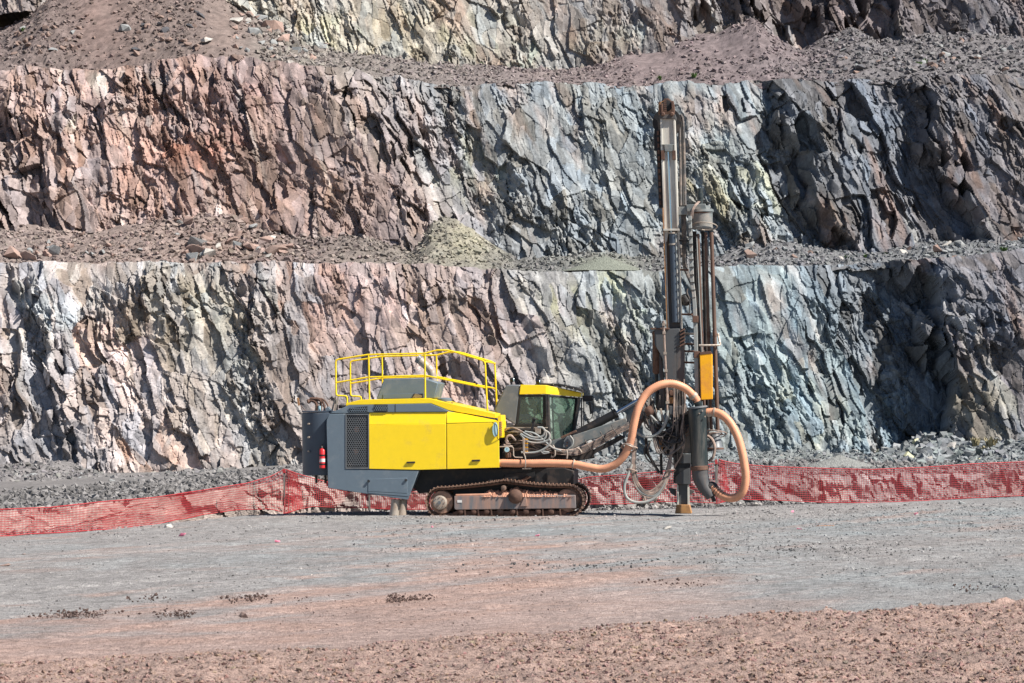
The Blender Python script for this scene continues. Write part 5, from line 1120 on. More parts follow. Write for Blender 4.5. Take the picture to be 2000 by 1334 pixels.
for a, c in (((1290, 700), (1318, 705)), ((1278, 762), (1312, 768)), ((1284, 830), (1314, 836)), ((1262, 880), (1288, 922)), ((1290, 835), (1292, 925)), ((1262, 850), (1262, 885)), ((1300, 838), (1318, 846))): b.bar(P(*a, MW), P(*c, MW), .06, .08)
b.build('brace', M['black'], rig, bevel=.006)
b = MB()
for a, c in (((1325, 838), (1340, 858)), ((1330, 836), (1345, 828)), ((1332, 842), (1346, 834)), ((1335, 846), (1346, 840)), ((1338, 851), (1347, 846))): b.bar(P(*a, MW - .35), P(*c, MW - .35), .03, .04)
b.build('hose_rack', M['rust'], rig)
# the dust bell around the rod, right of the cyclone
mb = MB(); mb.lathe(P(1396.5, 842, MW), P(1397, 880, MW), [(0, .07), (.08, .10), (.35, .13), (.75, .165), (.8, .19), (1, .20)], 26); bell = mb.build('dust_bell', M['grey'], rig)
MB().lathe(P(1397, 872, MW), P(1397, 878, MW), [(0, .185), (.3, .2), (1, .19)], 26).build('bell_rim', M['rust'], bell)
for k, (y, R_) in enumerate(((846, .17), (849, .2), (843, .23))): MB().ring(P(1396 + k * 2, y, MW - .05), (.12 * (k - 1), .22, 1), R_, .013, 26, 6).build('hose_loop', M['hose'], rig)
hose([P(1382, 850, MW - .3), P(1391, 857, MW - .4), P(1396, 872, MW - .4), P(1393, 890, MW - .4), P(1385, 899, MW - .35)], .034, 'hose', 8)

# cyclone in front of the mast
cw = .34
cb = MB(); cb.lathe(P(1362, 795, cw), P(1366.5, 908, cw), [(0, .205), (.02, .215), (.2, .212), (.28, .205), (1, .192)], 36); cyc = cb.build('dust_cyclone', M['cyclone'], rig, smooth=30)
mb = MB(); mb.lathe(P(1361.5, 792, cw), P(1362, 796, cw), [(0, .2), (.1, .232), (.9, .235), (1, .22)], 36); mb.build('cyclone_lid', M['grey'], cyc)
MB().tube([P(1357, 776, .24), P(1363, 785, .26), P(1365, 793, .3)], .088, 16).build('inlet_elbow', M['cyclone'], cyc)
MB().tube([P(1376, 806, cw), P(1386, 805, cw - .02), P(1396, 803.8, .3)], .082, 16).build('inlet_spigot', M['clamp'], cyc)
mb = MB(); mb.lathe(P(1366.5, 908, cw), P(1367, 917, cw), [(0, .192), (.1, .205), (.9, .205), (1, .19)], 32); mb.build('cyclone_band', M['rust'], cyc)
mb = MB(); mb.tube([P(1367, 915, cw), P(1368, 930, cw), P(1373, 945, cw - .02), P(1382, 958, cw - .04), P(1391, 968, cw - .05)], .17, 24)
m_ = len(mb.v) // 24; 
tmp = MB(); pth = catmull([P(1367, 915, cw), P(1368.5, 930, cw), P(1374, 946, cw - .02), P(1383, 960, cw - .04), P(1389, 969, cw - .05)], 6)
tmp.tube(pth, list(np.interp(np.linspace(0, 1, len(pth)), [0, .3, .6, 1], [.19, .185, .145, .10])), 24, spline=False); tmp.build('dust_cone', M['mastdark'], cyc)
MB().tube([P(1384, 950, cw - .05), P(1391, 947, .31), P(1396, 953, .29)], [.10, .125, .1][0], 16).build('outlet_sleeve', M['black'], cyc)
MB().tube([P(1390, 964, cw - .05), P(1393, 972, cw - .05), P(1395, 978, cw - .05)], .045, 8).build('rubber_flap', M['black'], cyc)
for x, y in ((1372, 801), (1377, 812), (1366, 806)): MB().lathe(P(x, y, cw - .2), P(x, y, cw - .23), [(0, .02), (1, .015)], 8).build('bolt', M['clamp'], cyc)

# hoses hanging in loops below the boom head
for k in range(11):
    f = k / 10; j = lambda s: rr.uniform(-s, s)
    hose([P(1238 + 5 * f, 838 + j(2), .5), P(1237 + 5 * f + j(1), 868, .42), P(1233 + 6 * f + j(2), 905, .38), P(1236 + 6 * f + j(2), 935 - 4 * f, .38), P(1250 + 4 * f + j(3), 962 - 10 * f + j(2), .36), P(1272 + j(3), 971 - 14 * f + j(2), .36), P(1294 - 3 * f + j(2), 955 - 14 * f, .38), P(1306 - 3 * f + j(2), 925 - 8 * f, .42), P(1311 - 2 * f + j(2), 885, .5), P(1320 - 3 * f + j(3), 858, .58), P(1338, 836 + 8 * f + j(3), .68)], rr.uniform(.014, .024), rr.choice(['hose', 'hose', 'rubber', 'greyhose', 'rubber']))
hose([P(1234, 905, .34), P(1227, 925, .3), P(1219.5, 948, .28), P(1223, 968, .28), P(1236, 978, .28), P(1256, 979.5, .3), P(1274, 974, .32), P(1290, 960, .34)], .034, 'greyhose', 9)
hose([P(1262, 800, .55), P(1290, 828, .5), P(1300, 820, .5), P(1304, 806, .5)], .026, 'greyhose', 8)
hose([P(1243, 843, .5), P(1256, 850, .45), P(1272, 851, .45), P(1288, 842, .45), P(1300, 824, .47), P(1304, 800, .5)], .034, 'greyhose', 9)
for x, y, R_, ax in ((1236, 873, .10, (0.1, .3, 1)), (1234, 918, .12, (0.2, .3, 1)), (1311, 918, .1, (-.25, .3, 1)), (1258, 974, .09, (1, .3, .1)), (1281, 971, .09, (1, .3, -.3))):
    MB().ring(P(x, y, .4), ax, R_, .018, 18, 6).build('hose_strap', M['hose'], rig)
for pts in ([(1262, 866), (1258, 880), (1264, 895), (1276, 905), (1290, 908)], [(1270, 860), (1266, 880), (1275, 900), (1284, 920)], [(1275, 780), (1279, 800), (1284, 815), (1290, 822), (1296, 815)], [(1271, 775), (1276, 790), (1281, 812)], [(1288, 770), (1291, 800), (1293, 820), (1290, 838)]):
    hose([P(x, y, MW - .25) for x, y in pts], .018, 'rubber')
for pts in ([(1270, 770), (1266, 785), (1265, 798)], [(1290, 796), (1294, 815), (1296, 822)]): MB().bar(P(*pts[0], MW - .3), P(*pts[-1], MW - .3), .05, .05).build('link_arm', M['clamp'], rig, bevel=.006)
mb = MB(); mb.lathe(P(1312, 766, MW - .32), P(1312, 766, MW - .40), [(0, .07), (.5, .075), (1, .05)], 18); mb.build('hose_reel', M['rust'], rig)
MB().rect(1307, 774, 1316, 787, MW - .34, MW - .27).build('junction_box', M['ochre'], rig, bevel=.006)

# tangle of dark hoses between boom head, mast foot and cyclone
for k in range(16):
    j = lambda s: rr.uniform(-s, s)
    x0, y0 = 1268 + j(14), 790 + j(18); x1, y1 = 1328 + j(14), 815 + j(30)
    hose([P(x0, y0, MW - .35 + j(.1)), P(x0 + 6 + j(8), y0 + 28 + j(12), MW - .4), P((x0 + x1) / 2 + j(10), max(y0, y1) + 30 + j(22), MW - .45 + j(.1)), P(x1 - 6 + j(6), y1 + 18 + j(12), MW - .42), P(x1, y1, MW - .35)], rr.uniform(.012, .022), rr.choice(['rubber', 'darkhose', 'black', 'darkhose']))
for k in range(7):
    j = lambda s: rr.uniform(-s, s); x0 = 1316 + k * 4
    hose([P(x0, 745 + j(10), MW - .36), P(x0 + j(3), 790 + j(8), MW - .42), P(x0 - 4 + j(6), 840 + j(10), MW - .44), P(x0 - 8 + j(8), 880 + j(12), MW - .38), P(1318 + j(6), 905 + j(8), MW - .3)], rr.uniform(.012, .018), rr.choice(['rubber', 'darkhose', 'hose']))
for x, y, r_ in ((1306, 842, .07), (1288, 830, .055), (1325, 862, .06), (1300, 868, .05)):
    MB().lathe(P(x, y, MW - .3), P(x + 2, y - 3, MW - .48), [(0, r_ * .7), (.2, r_), (.8, r_), (1, r_ * .6)], 12).build('hydraulic_motor', M['black'], rig)

# ================================================================== things beside the rig
# fire extinguisher clipped to the tank
RM = Matrix.Translation((0, RIG_Y, -.02)) @ Matrix.Rotation(-YAW, 4, 'Z')
def to_world(p): return RM @ Vector(p)
ew = .07
fe = empty('fire_extinguisher', to_world(P(630, 913, ew)), (0, 0, -YAW)); tag(fe, 'small red fire extinguisher with a white label clipped beside the dark rear tank', 'fire extinguisher')
def at_fe(mb):
    o = P(630, 913, ew); mb.v = [tuple(Vector(v) - o) for v in mb.v]; return mb
at_fe(MB().lathe(P(630, 913, ew), P(629.6, 874, ew), [(0, .055), (.02, .075), (.9, .075), (.96, .055), (1, .028)], 20)).build('cylinder', M['red'], fe)
at_fe(MB().lathe(P(629.6, 874, ew), P(629.5, 869, ew), [(0, .02), (.4, .026), (1, .02)], 12)).build('valve', M['clamp'], fe)
mb = MB(); mb.bar(P(627, 869.5, ew), P(633.5, 871.5, ew), .018, .02); mb.bar(P(627.5, 867.5, ew), P(631, 866.5, ew), .02, .02); at_fe(mb).build('handle', M['black'], fe)
for y in (887.5, 905): at_fe(MB().lathe(P(630, y + 1.6, ew), P(630, y - 1.6, ew), [(0, .078), (1, .078)], 20)).build('strap', M['black'], fe)
at_fe(MB().lathe(P(630, 900.5, ew), P(630, 894, ew), [(0, .0765), (1, .0765)], 20)).build('label', M['white'], fe)
at_fe(MB().tube([P(626.5, 871, ew), P(623.6, 876, ew), P(623.8, 896, ew), P(624.4, 904, ew)], .011, 6)).build('hose', M['black'], fe)

# ------------------------------------------------------------------ plastic safety net
NET_TRI = 3
def net(name, top, bot, cell, seed, label, wav=.05, th=.0060, back=0.0, extra=None, name_part='netting'):
    """top and bottom edges as world points; strands are real cords, knotted in a square mesh"""
    T = np.array([tuple(p) for p in top], float); B = np.array([tuple(p) for p in bot], float)
    seg = np.r_[0, np.cumsum(np.linalg.norm(np.diff(T, axis=0), axis=1))]; n = max(3, int(seg[-1] / cell)); m = max(4, int(np.linalg.norm(T - B, axis=1).mean() / cell))
    u = np.linspace(0, 1, n)
    ti = np.stack([np.interp(u, seg / seg[-1], T[:, k]) for k in range(3)], -1); bi = np.stack([np.interp(u, seg / seg[-1], B[:, k]) for k in range(3)], -1)
    v = np.linspace(0, 1, m)
    G = ti[:, None] * (1 - v)[None, :, None] + bi[:, None] * v[None, :, None]
    uu = u[:, None] * seg[-1] + 0 * v[None]; vv = v[None] * (m * cell) + 0 * u[:, None]
    G[..., 1] += wav * fbm(uu * .9, vv * 1.2, seed, 3) + .5 * wav * np.sin(v * math.pi)[None]
    G[..., 2] += .02 * fbm(uu * 1.3, vv * .9, seed + 3, 3) * np.interp(v, [0, .1, 1], [0, 1, 1])[None]
    G[..., 0] += .03 * fbm(uu * 1.1, vv * .8, seed + 5, 3)
    if extra is not None: G = extra(G, uu, vv)
    vs = []; q = []; base = 0
    def cords(a, b):
        nonlocal base
        a = a.reshape(-1, 3); b = b.reshape(-1, 3); d = b - a; d /= np.linalg.norm(d, axis=1)[:, None] + 1e-9
        yv = np.array([0, 1, 0.]); s = np.cross(d, yv); s /= np.linalg.norm(s, axis=1)[:, None] + 1e-9; t = np.cross(s, d)
        ring = [s * math.cos(x) * th + t * math.sin(x) * th * .6 for x in (0.5, 2.6, 4.7)]
        V = np.stack([a + r for r in ring] + [b + r for r in ring], 1)
        k = base + 6 * np.arange(len(a))[:, None]
        F = np.concatenate([k + np.array([[0, 1, 4, 3]]), k + np.array([[1, 2, 5, 4]]), k + np.array([[2, 0, 3, 5]])])
        vs.append(V.reshape(-1, 3)); q.append(F); base += 6 * len(a)
    cords(G[:-1], G[1:]); cords(G[:, :-1], G[:, 1:])
    me = mesh_np(name_part, np.concatenate(vs), np.concatenate(q)); me.materials.append(M['net'])
    root = empty(name, tuple(G[n // 2, -1])); tag(root, label, 'safety net')
    o = bpy.data.objects.new(name_part, me); COL.objects.link(o); o.parent = root; o.matrix_parent_inverse = Matrix.Translation(root.location).inverted()
    tag(o, kind='stuff')
    for row, nm in ((0, 'top_edge'), (-1, 'bottom_edge')):
        mb = MB(); mb.tube([Vector(p) for p in G[::3, row]], .012, 4, spline=False); e = mb.build(nm, M['net'], root); e.matrix_parent_inverse = Matrix.Translation(root.location).inverted()
    return root
def wp(px, py, off=0.0):
    """point over the front of the rock step seen at this pixel"""
    q = (px - 1000) / FPX; d = 60.0
    for _ in range(30): d = float(edge_y(q * d)) - .62 + off
    return (q * d, d, EYE + (HOR - py) / FPX * d)
def lay(pts): return [wp(*p) for p in pts]
net('safety_net', lay([(-330, 1020), (-150, 1006), (0, 995), (100, 991), (200, 980), (300, 972), (400, 957), (480, 944), (530, 930), (553, 918)]),
    lay([(-330, 1068), (-150, 1058), (0, 1047), (100, 1041), (200, 1034), (300, 1025), (400, 1005), (480, 994), (530, 994), (552, 1000)]), .05, 900, 'red plastic mesh net sloping from the left frame edge up to the rear stake')
net('safety_net', lay([(557, 917), (566, 920), (580, 925), (610, 934), (680, 953), (760, 960), (860, 962), (960, 962), (1060, 955), (1150, 932), (1230, 926), (1300, 920), (1350, 916), (1392, 905)]),
    lay([(557, 1004), (566, 1000), (580, 996), (610, 990), (680, 991), (760, 994), (860, 995), (960, 994), (1060, 992), (1150, 985), (1230, 984), (1300, 979), (1350, 980), (1398, 982)]), .05, 910, 'red plastic mesh net stretched behind the rig between the two stakes', .07)
net('safety_net', lay([(1405, 898), (1416, 901), (1440, 906), (1500, 911), (1580, 914), (1700, 917), (1800, 913), (1900, 906), (2000, 902), (2160, 890), (2360, 880)]),
    lay([(1405, 984), (1416, 978), (1440, 974), (1500, 976), (1580, 980), (1700, 983), (1800, 978), (1900, 972), (2000, 967), (2160, 958), (2360, 948)]), .05, 920, 'red plastic mesh net running from the right stake to the right frame edge')
# the gathered ends hanging doubled from the stakes
def gather(px0, px1, pt, pb0, pb1, seed, label):
    r = np.random.default_rng(seed)
    return net('net_end', [wp(px0 + 3, pt, -.08), wp(px0 + 8, pt + 2, -.12), wp(px1 - 12, pt + 8, -.06)], [wp(px0 - 2, pb0, -.08), wp(px0 + 14, pb0 - 3, -.16), wp(px1, pb1, -.06)], .034, seed, label, .22, .0075)
gather(556, 592, 917, 1003, 990, 930, 'bunched red net end hanging from the left stake behind the tank')
gather(1402, 1428, 897, 983, 975, 931, 'bunched bright red net end hanging from the right stake by the hose loop')
for (px, y0, y1, lb) in ((555, 914, 1012, 'thin grey stake holding up the net left of the rig'), (1399, 896, 1000, 'thin grey stake holding the net behind the orange hose loop'), (721, 958, 1004, 'dark short stake behind the net under the rear skirt')):
    a, c = Vector(wp(px, y0, .02)), Vector(wp(px + (1 if px < 1000 else 1.5), y1, .02))
    st = empty('net_stake', tuple(c)); tag(st, lb, 'stake', 'stakes holding the net')
    mb = MB(); mb.bar(a - c, Vector((0, 0, -.1)), .06 if px > 1000 else .04, .03); mb.build('stake', M['netpost'], st, bevel=.004)
    mb = MB(); mb.bar((a - c) * .98 + Vector((-.01, -.03, 0)), (a - c) * .9 + Vector((0, -.03, 0)), .07, .03); mb.build('tie', M['net'], st, bevel=.004)

# ------------------------------------------------------------------ single stones
def boulder_mesh(seed, mat, k=13, flat=.75):
    r = np.random.default_rng(seed); bm = bmesh.new()
    p = r.normal(size=(k, 3)); p /= np.abs(p).max(1)[:, None] ** .6 * (np.linalg.norm(p, axis=1)[:, None]) ** .4
    p *= np.array([1, r.uniform(.65, .95), r.uniform(.55, .85)])
    for q in p: bm.verts.new(q)
    bmesh.ops.convex_hull(bm, input=bm.verts)
    for v in [v for v in bm.verts if not v.link_faces]: bm.verts.remove(v)
    bmesh.ops.recalc_face_normals(bm, faces=bm.faces)
    me = bpy.data.meshes.new('boulder'); bm.to_mesh(me); bm.free(); me.materials.append(mat); return me
def stone_mat(name, c): return simple_mat(name, c, .9, dirt=tuple(min(255, int(x * 1.12)) for x in c), dirt_amt=.5, dirt_scale=3, vary=.16, bump=.5, bscale=9, spec=.2)
STM = {'grey': stone_mat('grey_stone', (134, 136, 136)), 'pale': stone_mat('pale_stone', (168, 164, 158)), 'reddish': stone_mat('reddish_stone', (148, 126, 117)), 'brown': stone_mat('brown_stone', (128, 110, 102)), 'yellowish': stone_mat('yellowish_stone', (174, 172, 142)), 'dark': stone_mat('dark_stone', (84, 84, 88))}
BM = {k: [boulder_mesh(100 + 10 * i + j, m) for j in range(5)] for i, (k, m) in enumerate(STM.items())}
def boulder(x, y, z, s, kind, label, group=None, sq=(1, 1, 1)):
    o = bpy.data.objects.new('boulder', rr.choice(BM[kind])); COL.objects.link(o)
    o.location = (x, y, z + s * .25); o.scale = (s * sq[0], s * sq[1], s * sq[2]); o.rotation_euler = (rr.uniform(-.5, .5), rr.uniform(-.5, .5), rr.uniform(0, 6.28))
    return tag(o, label, 'boulder', group)
def on(px, py, y0, y1, hfun):
    """point of a sloping sheet seen at this pixel"""
    best = None
    for y in np.linspace(y0, y1, 60):
        x = (px - 1000) / FPX * y; z = float(hfun(np.array([x]), np.array([y]))[0]); e = abs(HOR - (z - EYE) / y * FPX - py)
        if best is None or e < best[0]: best = (e, x, y, z)
    return best[1:]
NAMED = [   # px, py, radius px, kind, sheet, label
 (1778, 893, 13, 'yellowish', 1, 'pale yellow boulder standing out in the grey rubble above the right net'),
 (1808, 898, 12, 'pale', 1, 'pale grey pointed boulder just right of the yellow boulder above the net'),
 (1838, 905, 11, 'pale', 1, 'pale boulder resting on the net line right of two larger pale boulders'),
 (1762, 908, 12, 'dark', 1, 'dark shaded boulder left of the yellow boulder above the net'),
 (1730, 862, 11, 'grey', 1, 'grey boulder on the crest of the rubble left of its highest point'),
 (1790, 866, 11, 'yellowish', 1, 'flat yellowish boulder near the top of the right foot rubble'),
 (1860, 872, 10, 'pale', 1, 'pale angular boulder high in the foot rubble below the dark recess'),
 (380, 475, 17, 'grey', 2, 'grey hump backed boulder at the centre of the red rubble heap'),
 (383, 488, 15, 'reddish', 2, 'reddish slab lying in front of the grey hump backed boulder'),
 (408, 497, 13, 'pale', 2, 'whitish boulder at the bench edge under the red rubble heap'),
 (378, 502, 12, 'grey', 2, 'flat grey slab at the bench edge left of a whitish boulder'),
 (455, 470, 12, 'reddish', 2, 'orange tinted boulder right of the centre of the red rubble heap'),
 (540, 488, 17, 'brown', 2, 'long brown slab at the right end of the red rubble heap'),
 (492, 482, 13, 'reddish', 2, 'reddish block midway along the red rubble heap'),
 (520, 470, 11, 'reddish', 2, 'small orange red block above the long brown slab'),
 (370, 432, 11, 'reddish', 2, 'lone reddish slab high on the middle shelf below the red cliff'),
 (595, 428, 11, 'grey', 2, 'grey block against the foot of the red cliff'),
 (22, 495, 15, 'reddish', 2, 'pinkish brown slab at the left edge of the middle shelf'),
 (55, 502, 13, 'reddish', 2, 'blunt pinkish block beside the slab at the far left of the shelf'),
 (105, 490, 12, 'grey', 2, 'rounded grey boulder on the left of the middle shelf'),
 (1468, 500, 13, 'brown', 2, 'brown boulder on the middle shelf right of the mast'),
 (1830, 488, 11, 'reddish', 2, 'reddish boulder on the middle shelf at the far right'),
 (1875, 480, 12, 'grey', 2, 'large grey block on the middle shelf near the right frame edge'),
 (532, 52, 17, 'reddish', 3, 'large reddish slab with a peak on the uppermost rubble tongue'),
 (556, 78, 13, 'reddish', 3, 'reddish block lower down the uppermost rubble tongue'),
 (500, 62, 12, 'grey', 3, 'grey boulder left of the peaked reddish slab'),
 (580, 100, 12, 'grey', 3, 'dark grey slab low on the uppermost rubble tongue'),
 (460, 38, 12, 'pale', 3, 'pale boulder at the top of the uppermost rubble tongue'),
 (405, 80, 9, 'pale', 3, 'single pale stone lying on the smooth brown slope'),
 (245, 55, 10, 'grey', 3, 'grey stone on the smooth brown slope at the upper left'),
]
YS = {1: (84.5, 96.5, h_s1), 2: (98.6, 104.3, h_s2), 3: (107.6, 115.2, h_s3)}
for px, py, rp_, kd, sh, lb in NAMED:
    x, y, z = on(px, py + rp_ * .4, *YS[sh]); boulder(x, y, z, 1.3 * rp_ * y / FPX, kd, lb, None, (1.15, 1, .9))
GRP = [  # area px0, px1, py0, py1, sheet, count, radius range px, kinds, where, group
 (1640, 1990, 872, 905, 1, 42, (5, 9), ('grey', 'grey', 'pale', 'grey', 'yellowish'), 'the right foot rubble above the net', 'boulders in the right foot rubble'),
 (1420, 1640, 890, 906, 1, 12, (4, 6), ('grey', 'grey', 'pale'), 'the low rubble between mast and tall rubble', 'stones in the low foot rubble'),
 (10, 560, 925, 975, 1, 34, (5, 9), ('grey', 'grey', 'pale', 'reddish'), 'the foot rubble above the left net', 'boulders in the left foot rubble'),
 (340, 600, 430, 506, 2, 34, (5, 10), ('reddish', 'reddish', 'brown', 'grey', 'pale'), 'the red rubble heap on the middle shelf', 'boulders of the red rubble heap'),
 (10, 330, 460, 506, 2, 22, (5, 8), ('brown', 'reddish', 'grey'), 'the left part of the middle shelf', 'boulders on the left middle shelf'),
 (1420, 1980, 478, 506, 2, 30, (5, 9), ('grey', 'grey', 'brown', 'pale'), 'the middle shelf right of the mast', 'boulders on the right middle shelf'),
 (450, 640, 20, 118, 3, 40, (5, 10), ('grey', 'pale', 'grey', 'reddish'), 'the rubble tongue under the uppermost face', 'boulders in the upper rubble tongue'),
 (20, 160, 55, 118, 3, 24, (5, 8), ('brown', 'brown', 'grey'), 'the upper left rubble', 'boulders in the upper left rubble'),
 (250, 400, 20, 110, 3, 24, (5, 8), ('brown', 'brown', 'dark'), 'the brown slope at the upper left', 'boulders on the brown slope'),
 (1620, 1990, 75, 145, 3, 34, (5, 9), ('grey', 'dark', 'grey', 'brown'), 'the upper right rubble', 'boulders in the upper right rubble'),
]
for x0, x1, y0, y1, sh, nn, (ra, rb_), kinds, where, gp in GRP:
    for k in range(nn):
        px, py = rr.uniform(x0, x1), rr.uniform(y0, y1); rp_ = ra + (rb_ - ra) * rr.random() ** 1.6; kd = rr.choice(kinds)
        f = (px - x0) / (x1 - x0); g = (py - y0) / (y1 - y0)
        third = 'left end' if f < .2 else 'left half' if f < .45 else 'middle' if f < .6 else 'right half' if f < .82 else 'right end'
        lb = '%s %s boulder %s, %s of %s' % ('big' if rp_ > ra + .5 * (rb_ - ra) else 'small', kd, 'high up' if g < .33 else 'midway up' if g < .66 else 'low down', third, where)
        x, y, z = on(px, py, *YS[sh]); boulder(x, y, z, 1.2 * rp_ * y / FPX, kd, lb, gp, (rr.uniform(.9, 1.35), 1, rr.uniform(.7, 1)))
FLOOR = [  # stones on the quarry floor: px, py (base), radius px, kind, label, squash
 (358, 1047, 9, 'pink', 'stone sprayed pink at one end lying before the left net', (1.3, 1, .7)),
 (542, 1060, 6, 'pink', 'small pointed stone tipped with pink paint on the floor left of the rig', (.9, 1, 1.2)),
 (843, 1031, 5, 'pink', 'little pink painted stone in front of the left end of the track', (1, 1, .8)),
 (1050, 1047, 5, 'pink', 'little dark pink stone in front of the middle of the track', (1, 1, .8)),
 (1562, 1034, 5, 'pink', 'flat pink painted stone on the floor right of the hose loop', (1.4, 1, .5)),
 (1790, 1006, 7, 'pink', 'bright pink painted stone near the right net', (1, 1, .9)),
 (1548, 1000, 4, 'pink', 'faint pink stone at the edge of the floor right of the hose loop', (1, 1, .8)),
 (1302, 1032, 9, 'pale', 'pale squared block on the floor in front of the mast', (1.1, 1, .7)),
 (47, 1083, 6, 'reddish', 'pale orange brick shaped stone near the left frame edge', (1.2, 1, .6)),
 (8, 1106, 11, 'brown', 'dark red clump of clay at the left frame edge', (1.2, 1, .6)),
 (1944, 1147, 11, 'dark', 'dark lump on the floor near the right frame edge', (1.4, 1, .5)),
 (1440, 1122, 5, 'dark', 'dark stone on the floor below the hose loop', (1, 1, .9)),
 (1890, 1024, 5, 'dark', 'small dark stone on the floor before the right net', (1, 1, .8)),
 (1880, 985, 8, 'grey', 'blue grey stone lying at the foot of the right net', (1.3, 1, .7)),
 (1441, 982, 11, 'dark', 'dark blocky stone beneath the bottom of the hose loop', (1.1, 1, .9)),
 (1475, 988, 8, 'pale', 'pale tilted stone just right of the hose loop', (.9, 1, 1.1)),
 (330, 1031, 10, 'pale', 'jagged pale rock jutting out under the left net', (1, 1, 1.1)),
 (642, 1012, 6, 'grey', 'grey stone on the dark shadow strip behind the rig', (1, 1, .8)),
 (476, 1202, 10, 'brown', 'knobbly dark brown clod standing alone on the red ground', (1.3, 1, .8)),
 (1287, 984, 8, 'grey', 'dark grey stone at the ledge foot left of the mast foot', (1.2, 1, .8)),
]
PINK = [boulder_mesh(300 + j, M['pink']) for j in range(3)]
for px, py, rp_, kd, lb, sq in FLOOR:
    x, y, z = px_to_ground(px, py)
    if kd == 'pink':
        o = bpy.data.objects.new('painted_stone', rr.choice(PINK)); COL.objects.link(o); s = rp_ * y / FPX
        o.location = (x, y, z + s * .3 * sq[2]); o.scale = (s * sq[0], s, s * sq[2]); o.rotation_euler = (rr.uniform(-.3, .3), rr.uniform(-.3, .3), rr.uniform(0, 6)); tag(o, lb, 'stone')
    else: boulder(x, y, z - .02, rp_ * y / FPX, kd, lb, None, sq)

# windrows of dark churned soil left by the tracks
for i, (px, py, wx_, n_) in enumerate(((775, 1173, 45, 520), (365, 1202, 40, 260), (150, 1204, 50, 380), (540, 1176, 42, 150), (290, 1173, 30, 90), (480, 1173, 26, 150), (1290, 1139, 26, 90), (1330, 1142, 60, 60), (1890, 1152, 22, 60), (1960, 1146, 40, 50), (1600, 1075, 150, 340), (1150, 1104, 180, 300))):
    x, y, z = px_to_ground(px, py); hw = wx_ * y / FPX; r = np.random.default_rng(500 + i); n_ = int(n_ * .75); hw *= 1.3
    xx = x + hw * np.clip(r.normal(size=n_) * .6, -1.8, 1.8); cl_ = fbm(xx * 2.2, xx * 0 + i, 40 + i, 3) > -.15; xx = xx[cl_ | (i > 8)]; n_ = len(xx); yy = y + (.30 if i < 9 else .8) * r.normal(size=n_) + (xx - x) * .3 * r.normal() * (i > 3); sz = (.006 + .028 * r.random(n_) ** 2.5)
    c = lin_arr([116, 92, 84] if i not in (10, 11, 9) else [100, 100, 100]) * (.7 + .5 * r.random((n_, 1)))
    o = scatter('soil_clods', np.stack([xx, yy, ground_h(xx, yy) + sz * .5 + .05 * r.random(n_) ** 2 * (i < 9)], -1), sz, c, M_SOIL, 'oct', 600 + i, .9)
    tag(o, 'row of dark churned clods left on the quarry floor', 'soil', kind='stuff')
# orange sprayed mark on the gravel
x, y, z = px_to_ground(1610, 1027); r = np.random.default_rng(9); n_ = 160
xx = x + r.uniform(-1, 1, n_) * 19 * y / FPX; yy = y + r.uniform(-.12, .12, n_)
tag(scatter('spray_mark', np.stack([xx, yy, ground_h(xx, yy) + .004], -1), .006 + .01 * r.random(n_), lin_arr([214, 150, 110]) * (.9 + .2 * r.random((n_, 1))), M_SOIL, 'oct', 77, .6), 'stones in a mark sprayed orange on the gravel', 'paint mark', kind='stuff')

# ------------------------------------------------------------------ weeds on the benches
def tuft(px, py, sh, hpx, n_, mat, name, label, group=None, spread=.6):
    if sh == 0: x, y, z = px
    else: x, y, z = on(px, py, *YS[sh])
    root = empty(name, (x, y, z)); tag(root, label, 'plant', group); hgt = hpx * y / FPX
    mb = MB(); r = random.Random(int(x * 1000) & 0xffff)
    for k in range(n_):
        a = r.uniform(0, 6.28); L = hgt * r.uniform(.5, 1); tip = Vector((math.cos(a) * L * spread, math.sin(a) * L * spread * .8, L)); b0 = Vector((r.uniform(-.3, .3) * hgt, r.uniform(-.2, .2) * hgt, -.02)); md = b0 + tip * .55 + Vector((0, 0, .12 * L)); sd_ = Vector((-math.sin(a), math.cos(a), 0)) * hgt * .09
        mb.add([b0 - sd_ * .3, b0 + sd_ * .3, md + sd_, b0 + tip, md - sd_], [(0, 1, 2, 4), (4, 2, 3)])
    mb.build('leaves', M[mat], root, smooth=0); return root
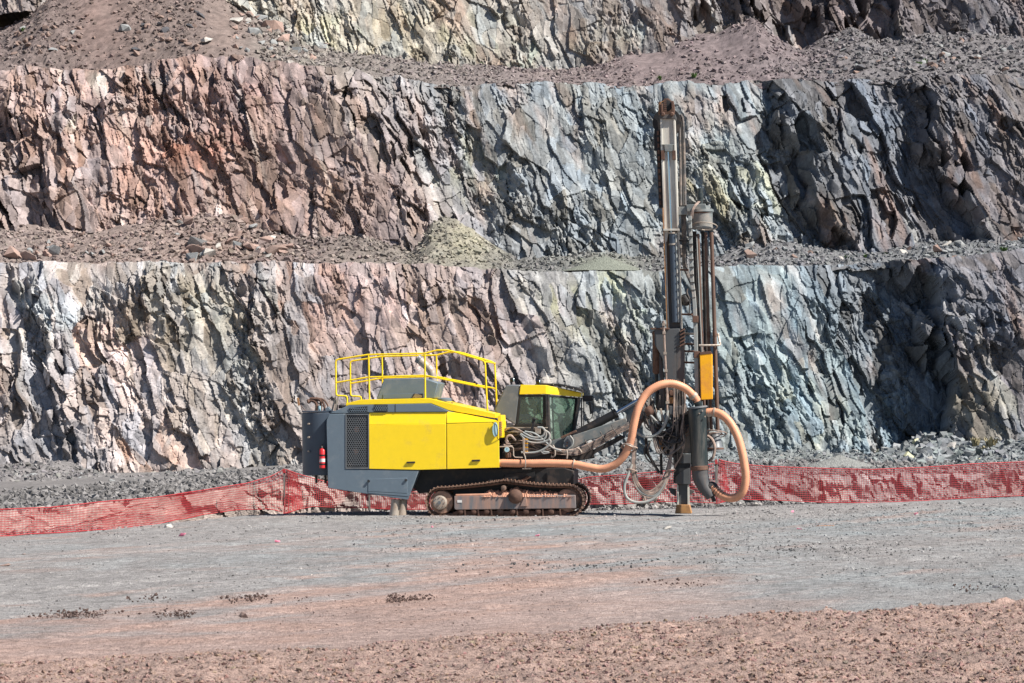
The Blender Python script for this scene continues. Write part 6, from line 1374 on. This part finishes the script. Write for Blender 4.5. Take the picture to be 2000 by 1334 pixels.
for px, py, sh, hp, lb in ((1355, 152, 3, 13, 'bright green weed on the bench edge above the mast'), (1288, 156, 3, 12, 'small green weed at the bench edge left of the brighter one'), (1795, 128, 3, 11, 'green weed pair in the upper right rubble'), (1808, 124, 3, 12, 'green weed beside the weed pair in the upper right rubble'), (760, 108, 3, 10, 'low green weeds under the yellowish upper face'), (835, 108, 3, 9, 'faint green weeds right of the weeds under the yellow face'), (940, 128, 3, 9, 'green weeds at the foot of the upper face left of centre'), (1960, 492, 2, 13, 'green weed on the middle shelf by the right frame edge'), (1690, 502, 2, 9, 'small green weeds on the middle shelf right of the mast'), (1655, 505, 2, 9, 'low green weeds at the lip of the middle shelf'), (1730, 500, 2, 9, 'lone green weed at the shelf lip right of the low weeds'), (45, 60, 3, 9, 'faint green weed in the upper left rubble')):
    tuft(px, py, sh, hp, 34, 'leaf', 'weed', lb, 'weeds on the rubble shelves')
for px, py, hp, lb in ((1936, 876, 26, 'tuft of dry straw coloured grass in the right foot rubble'), (1905, 872, 20, 'smaller dry grass tuft left of the larger straw tuft'), (1922, 884, 16, 'short dry grass tuft below the straw coloured tufts')):
    tuft(px, py, 1, hp, 60, 'straw', 'dry_grass', lb, 'dry grass tufts in the foot rubble', .35)
# smooth little heaps of fine grit
def heap(x, y, z, rad0, h, c, label):
    nr, na = 16, 44; vs = []; r = random.Random(int(x * 100))
    for i in range(nr + 1):
        t = i / nr
        for j in range(na):
            a = 2 * math.pi * j / na; rad = rad0 * t * (1 + .12 * math.sin(2 * a + 1))
            vs.append((rad * math.cos(a), rad * math.sin(a) * .8, h * (1 - t) ** 1.15 - .06 + .008 * r.random()))
    q = [(i * na + j, i * na + (j + 1) % na, (i + 1) * na + (j + 1) % na, (i + 1) * na + j) for i in range(nr) for j in range(na)]
    me = mesh_np('grit_heap', np.array(vs), np.array(q), cols=np.tile(lin_arr(c), (len(vs), 1)), smooth=True)
    o = link('grit_heap', me, M_SOIL); o.location = (x, y, z); tag(o, label, 'heap')
x, y = (1640 - 1000) / FPX * 78, 78.0
heap(x, y, float(bench_z(x)), 1.25, .40, [140, 142, 138], 'smooth low cone of grey grit behind the right net')
y = 100.9; x = (1182 - 1000) / FPX * y; z = float(h_s2(np.array([x]), np.array([y]))[0]); heap(x, y, z - .12, 1.6, .60, [128, 134, 120], 'smooth grey green heap of grit on the middle shelf left of the mast')
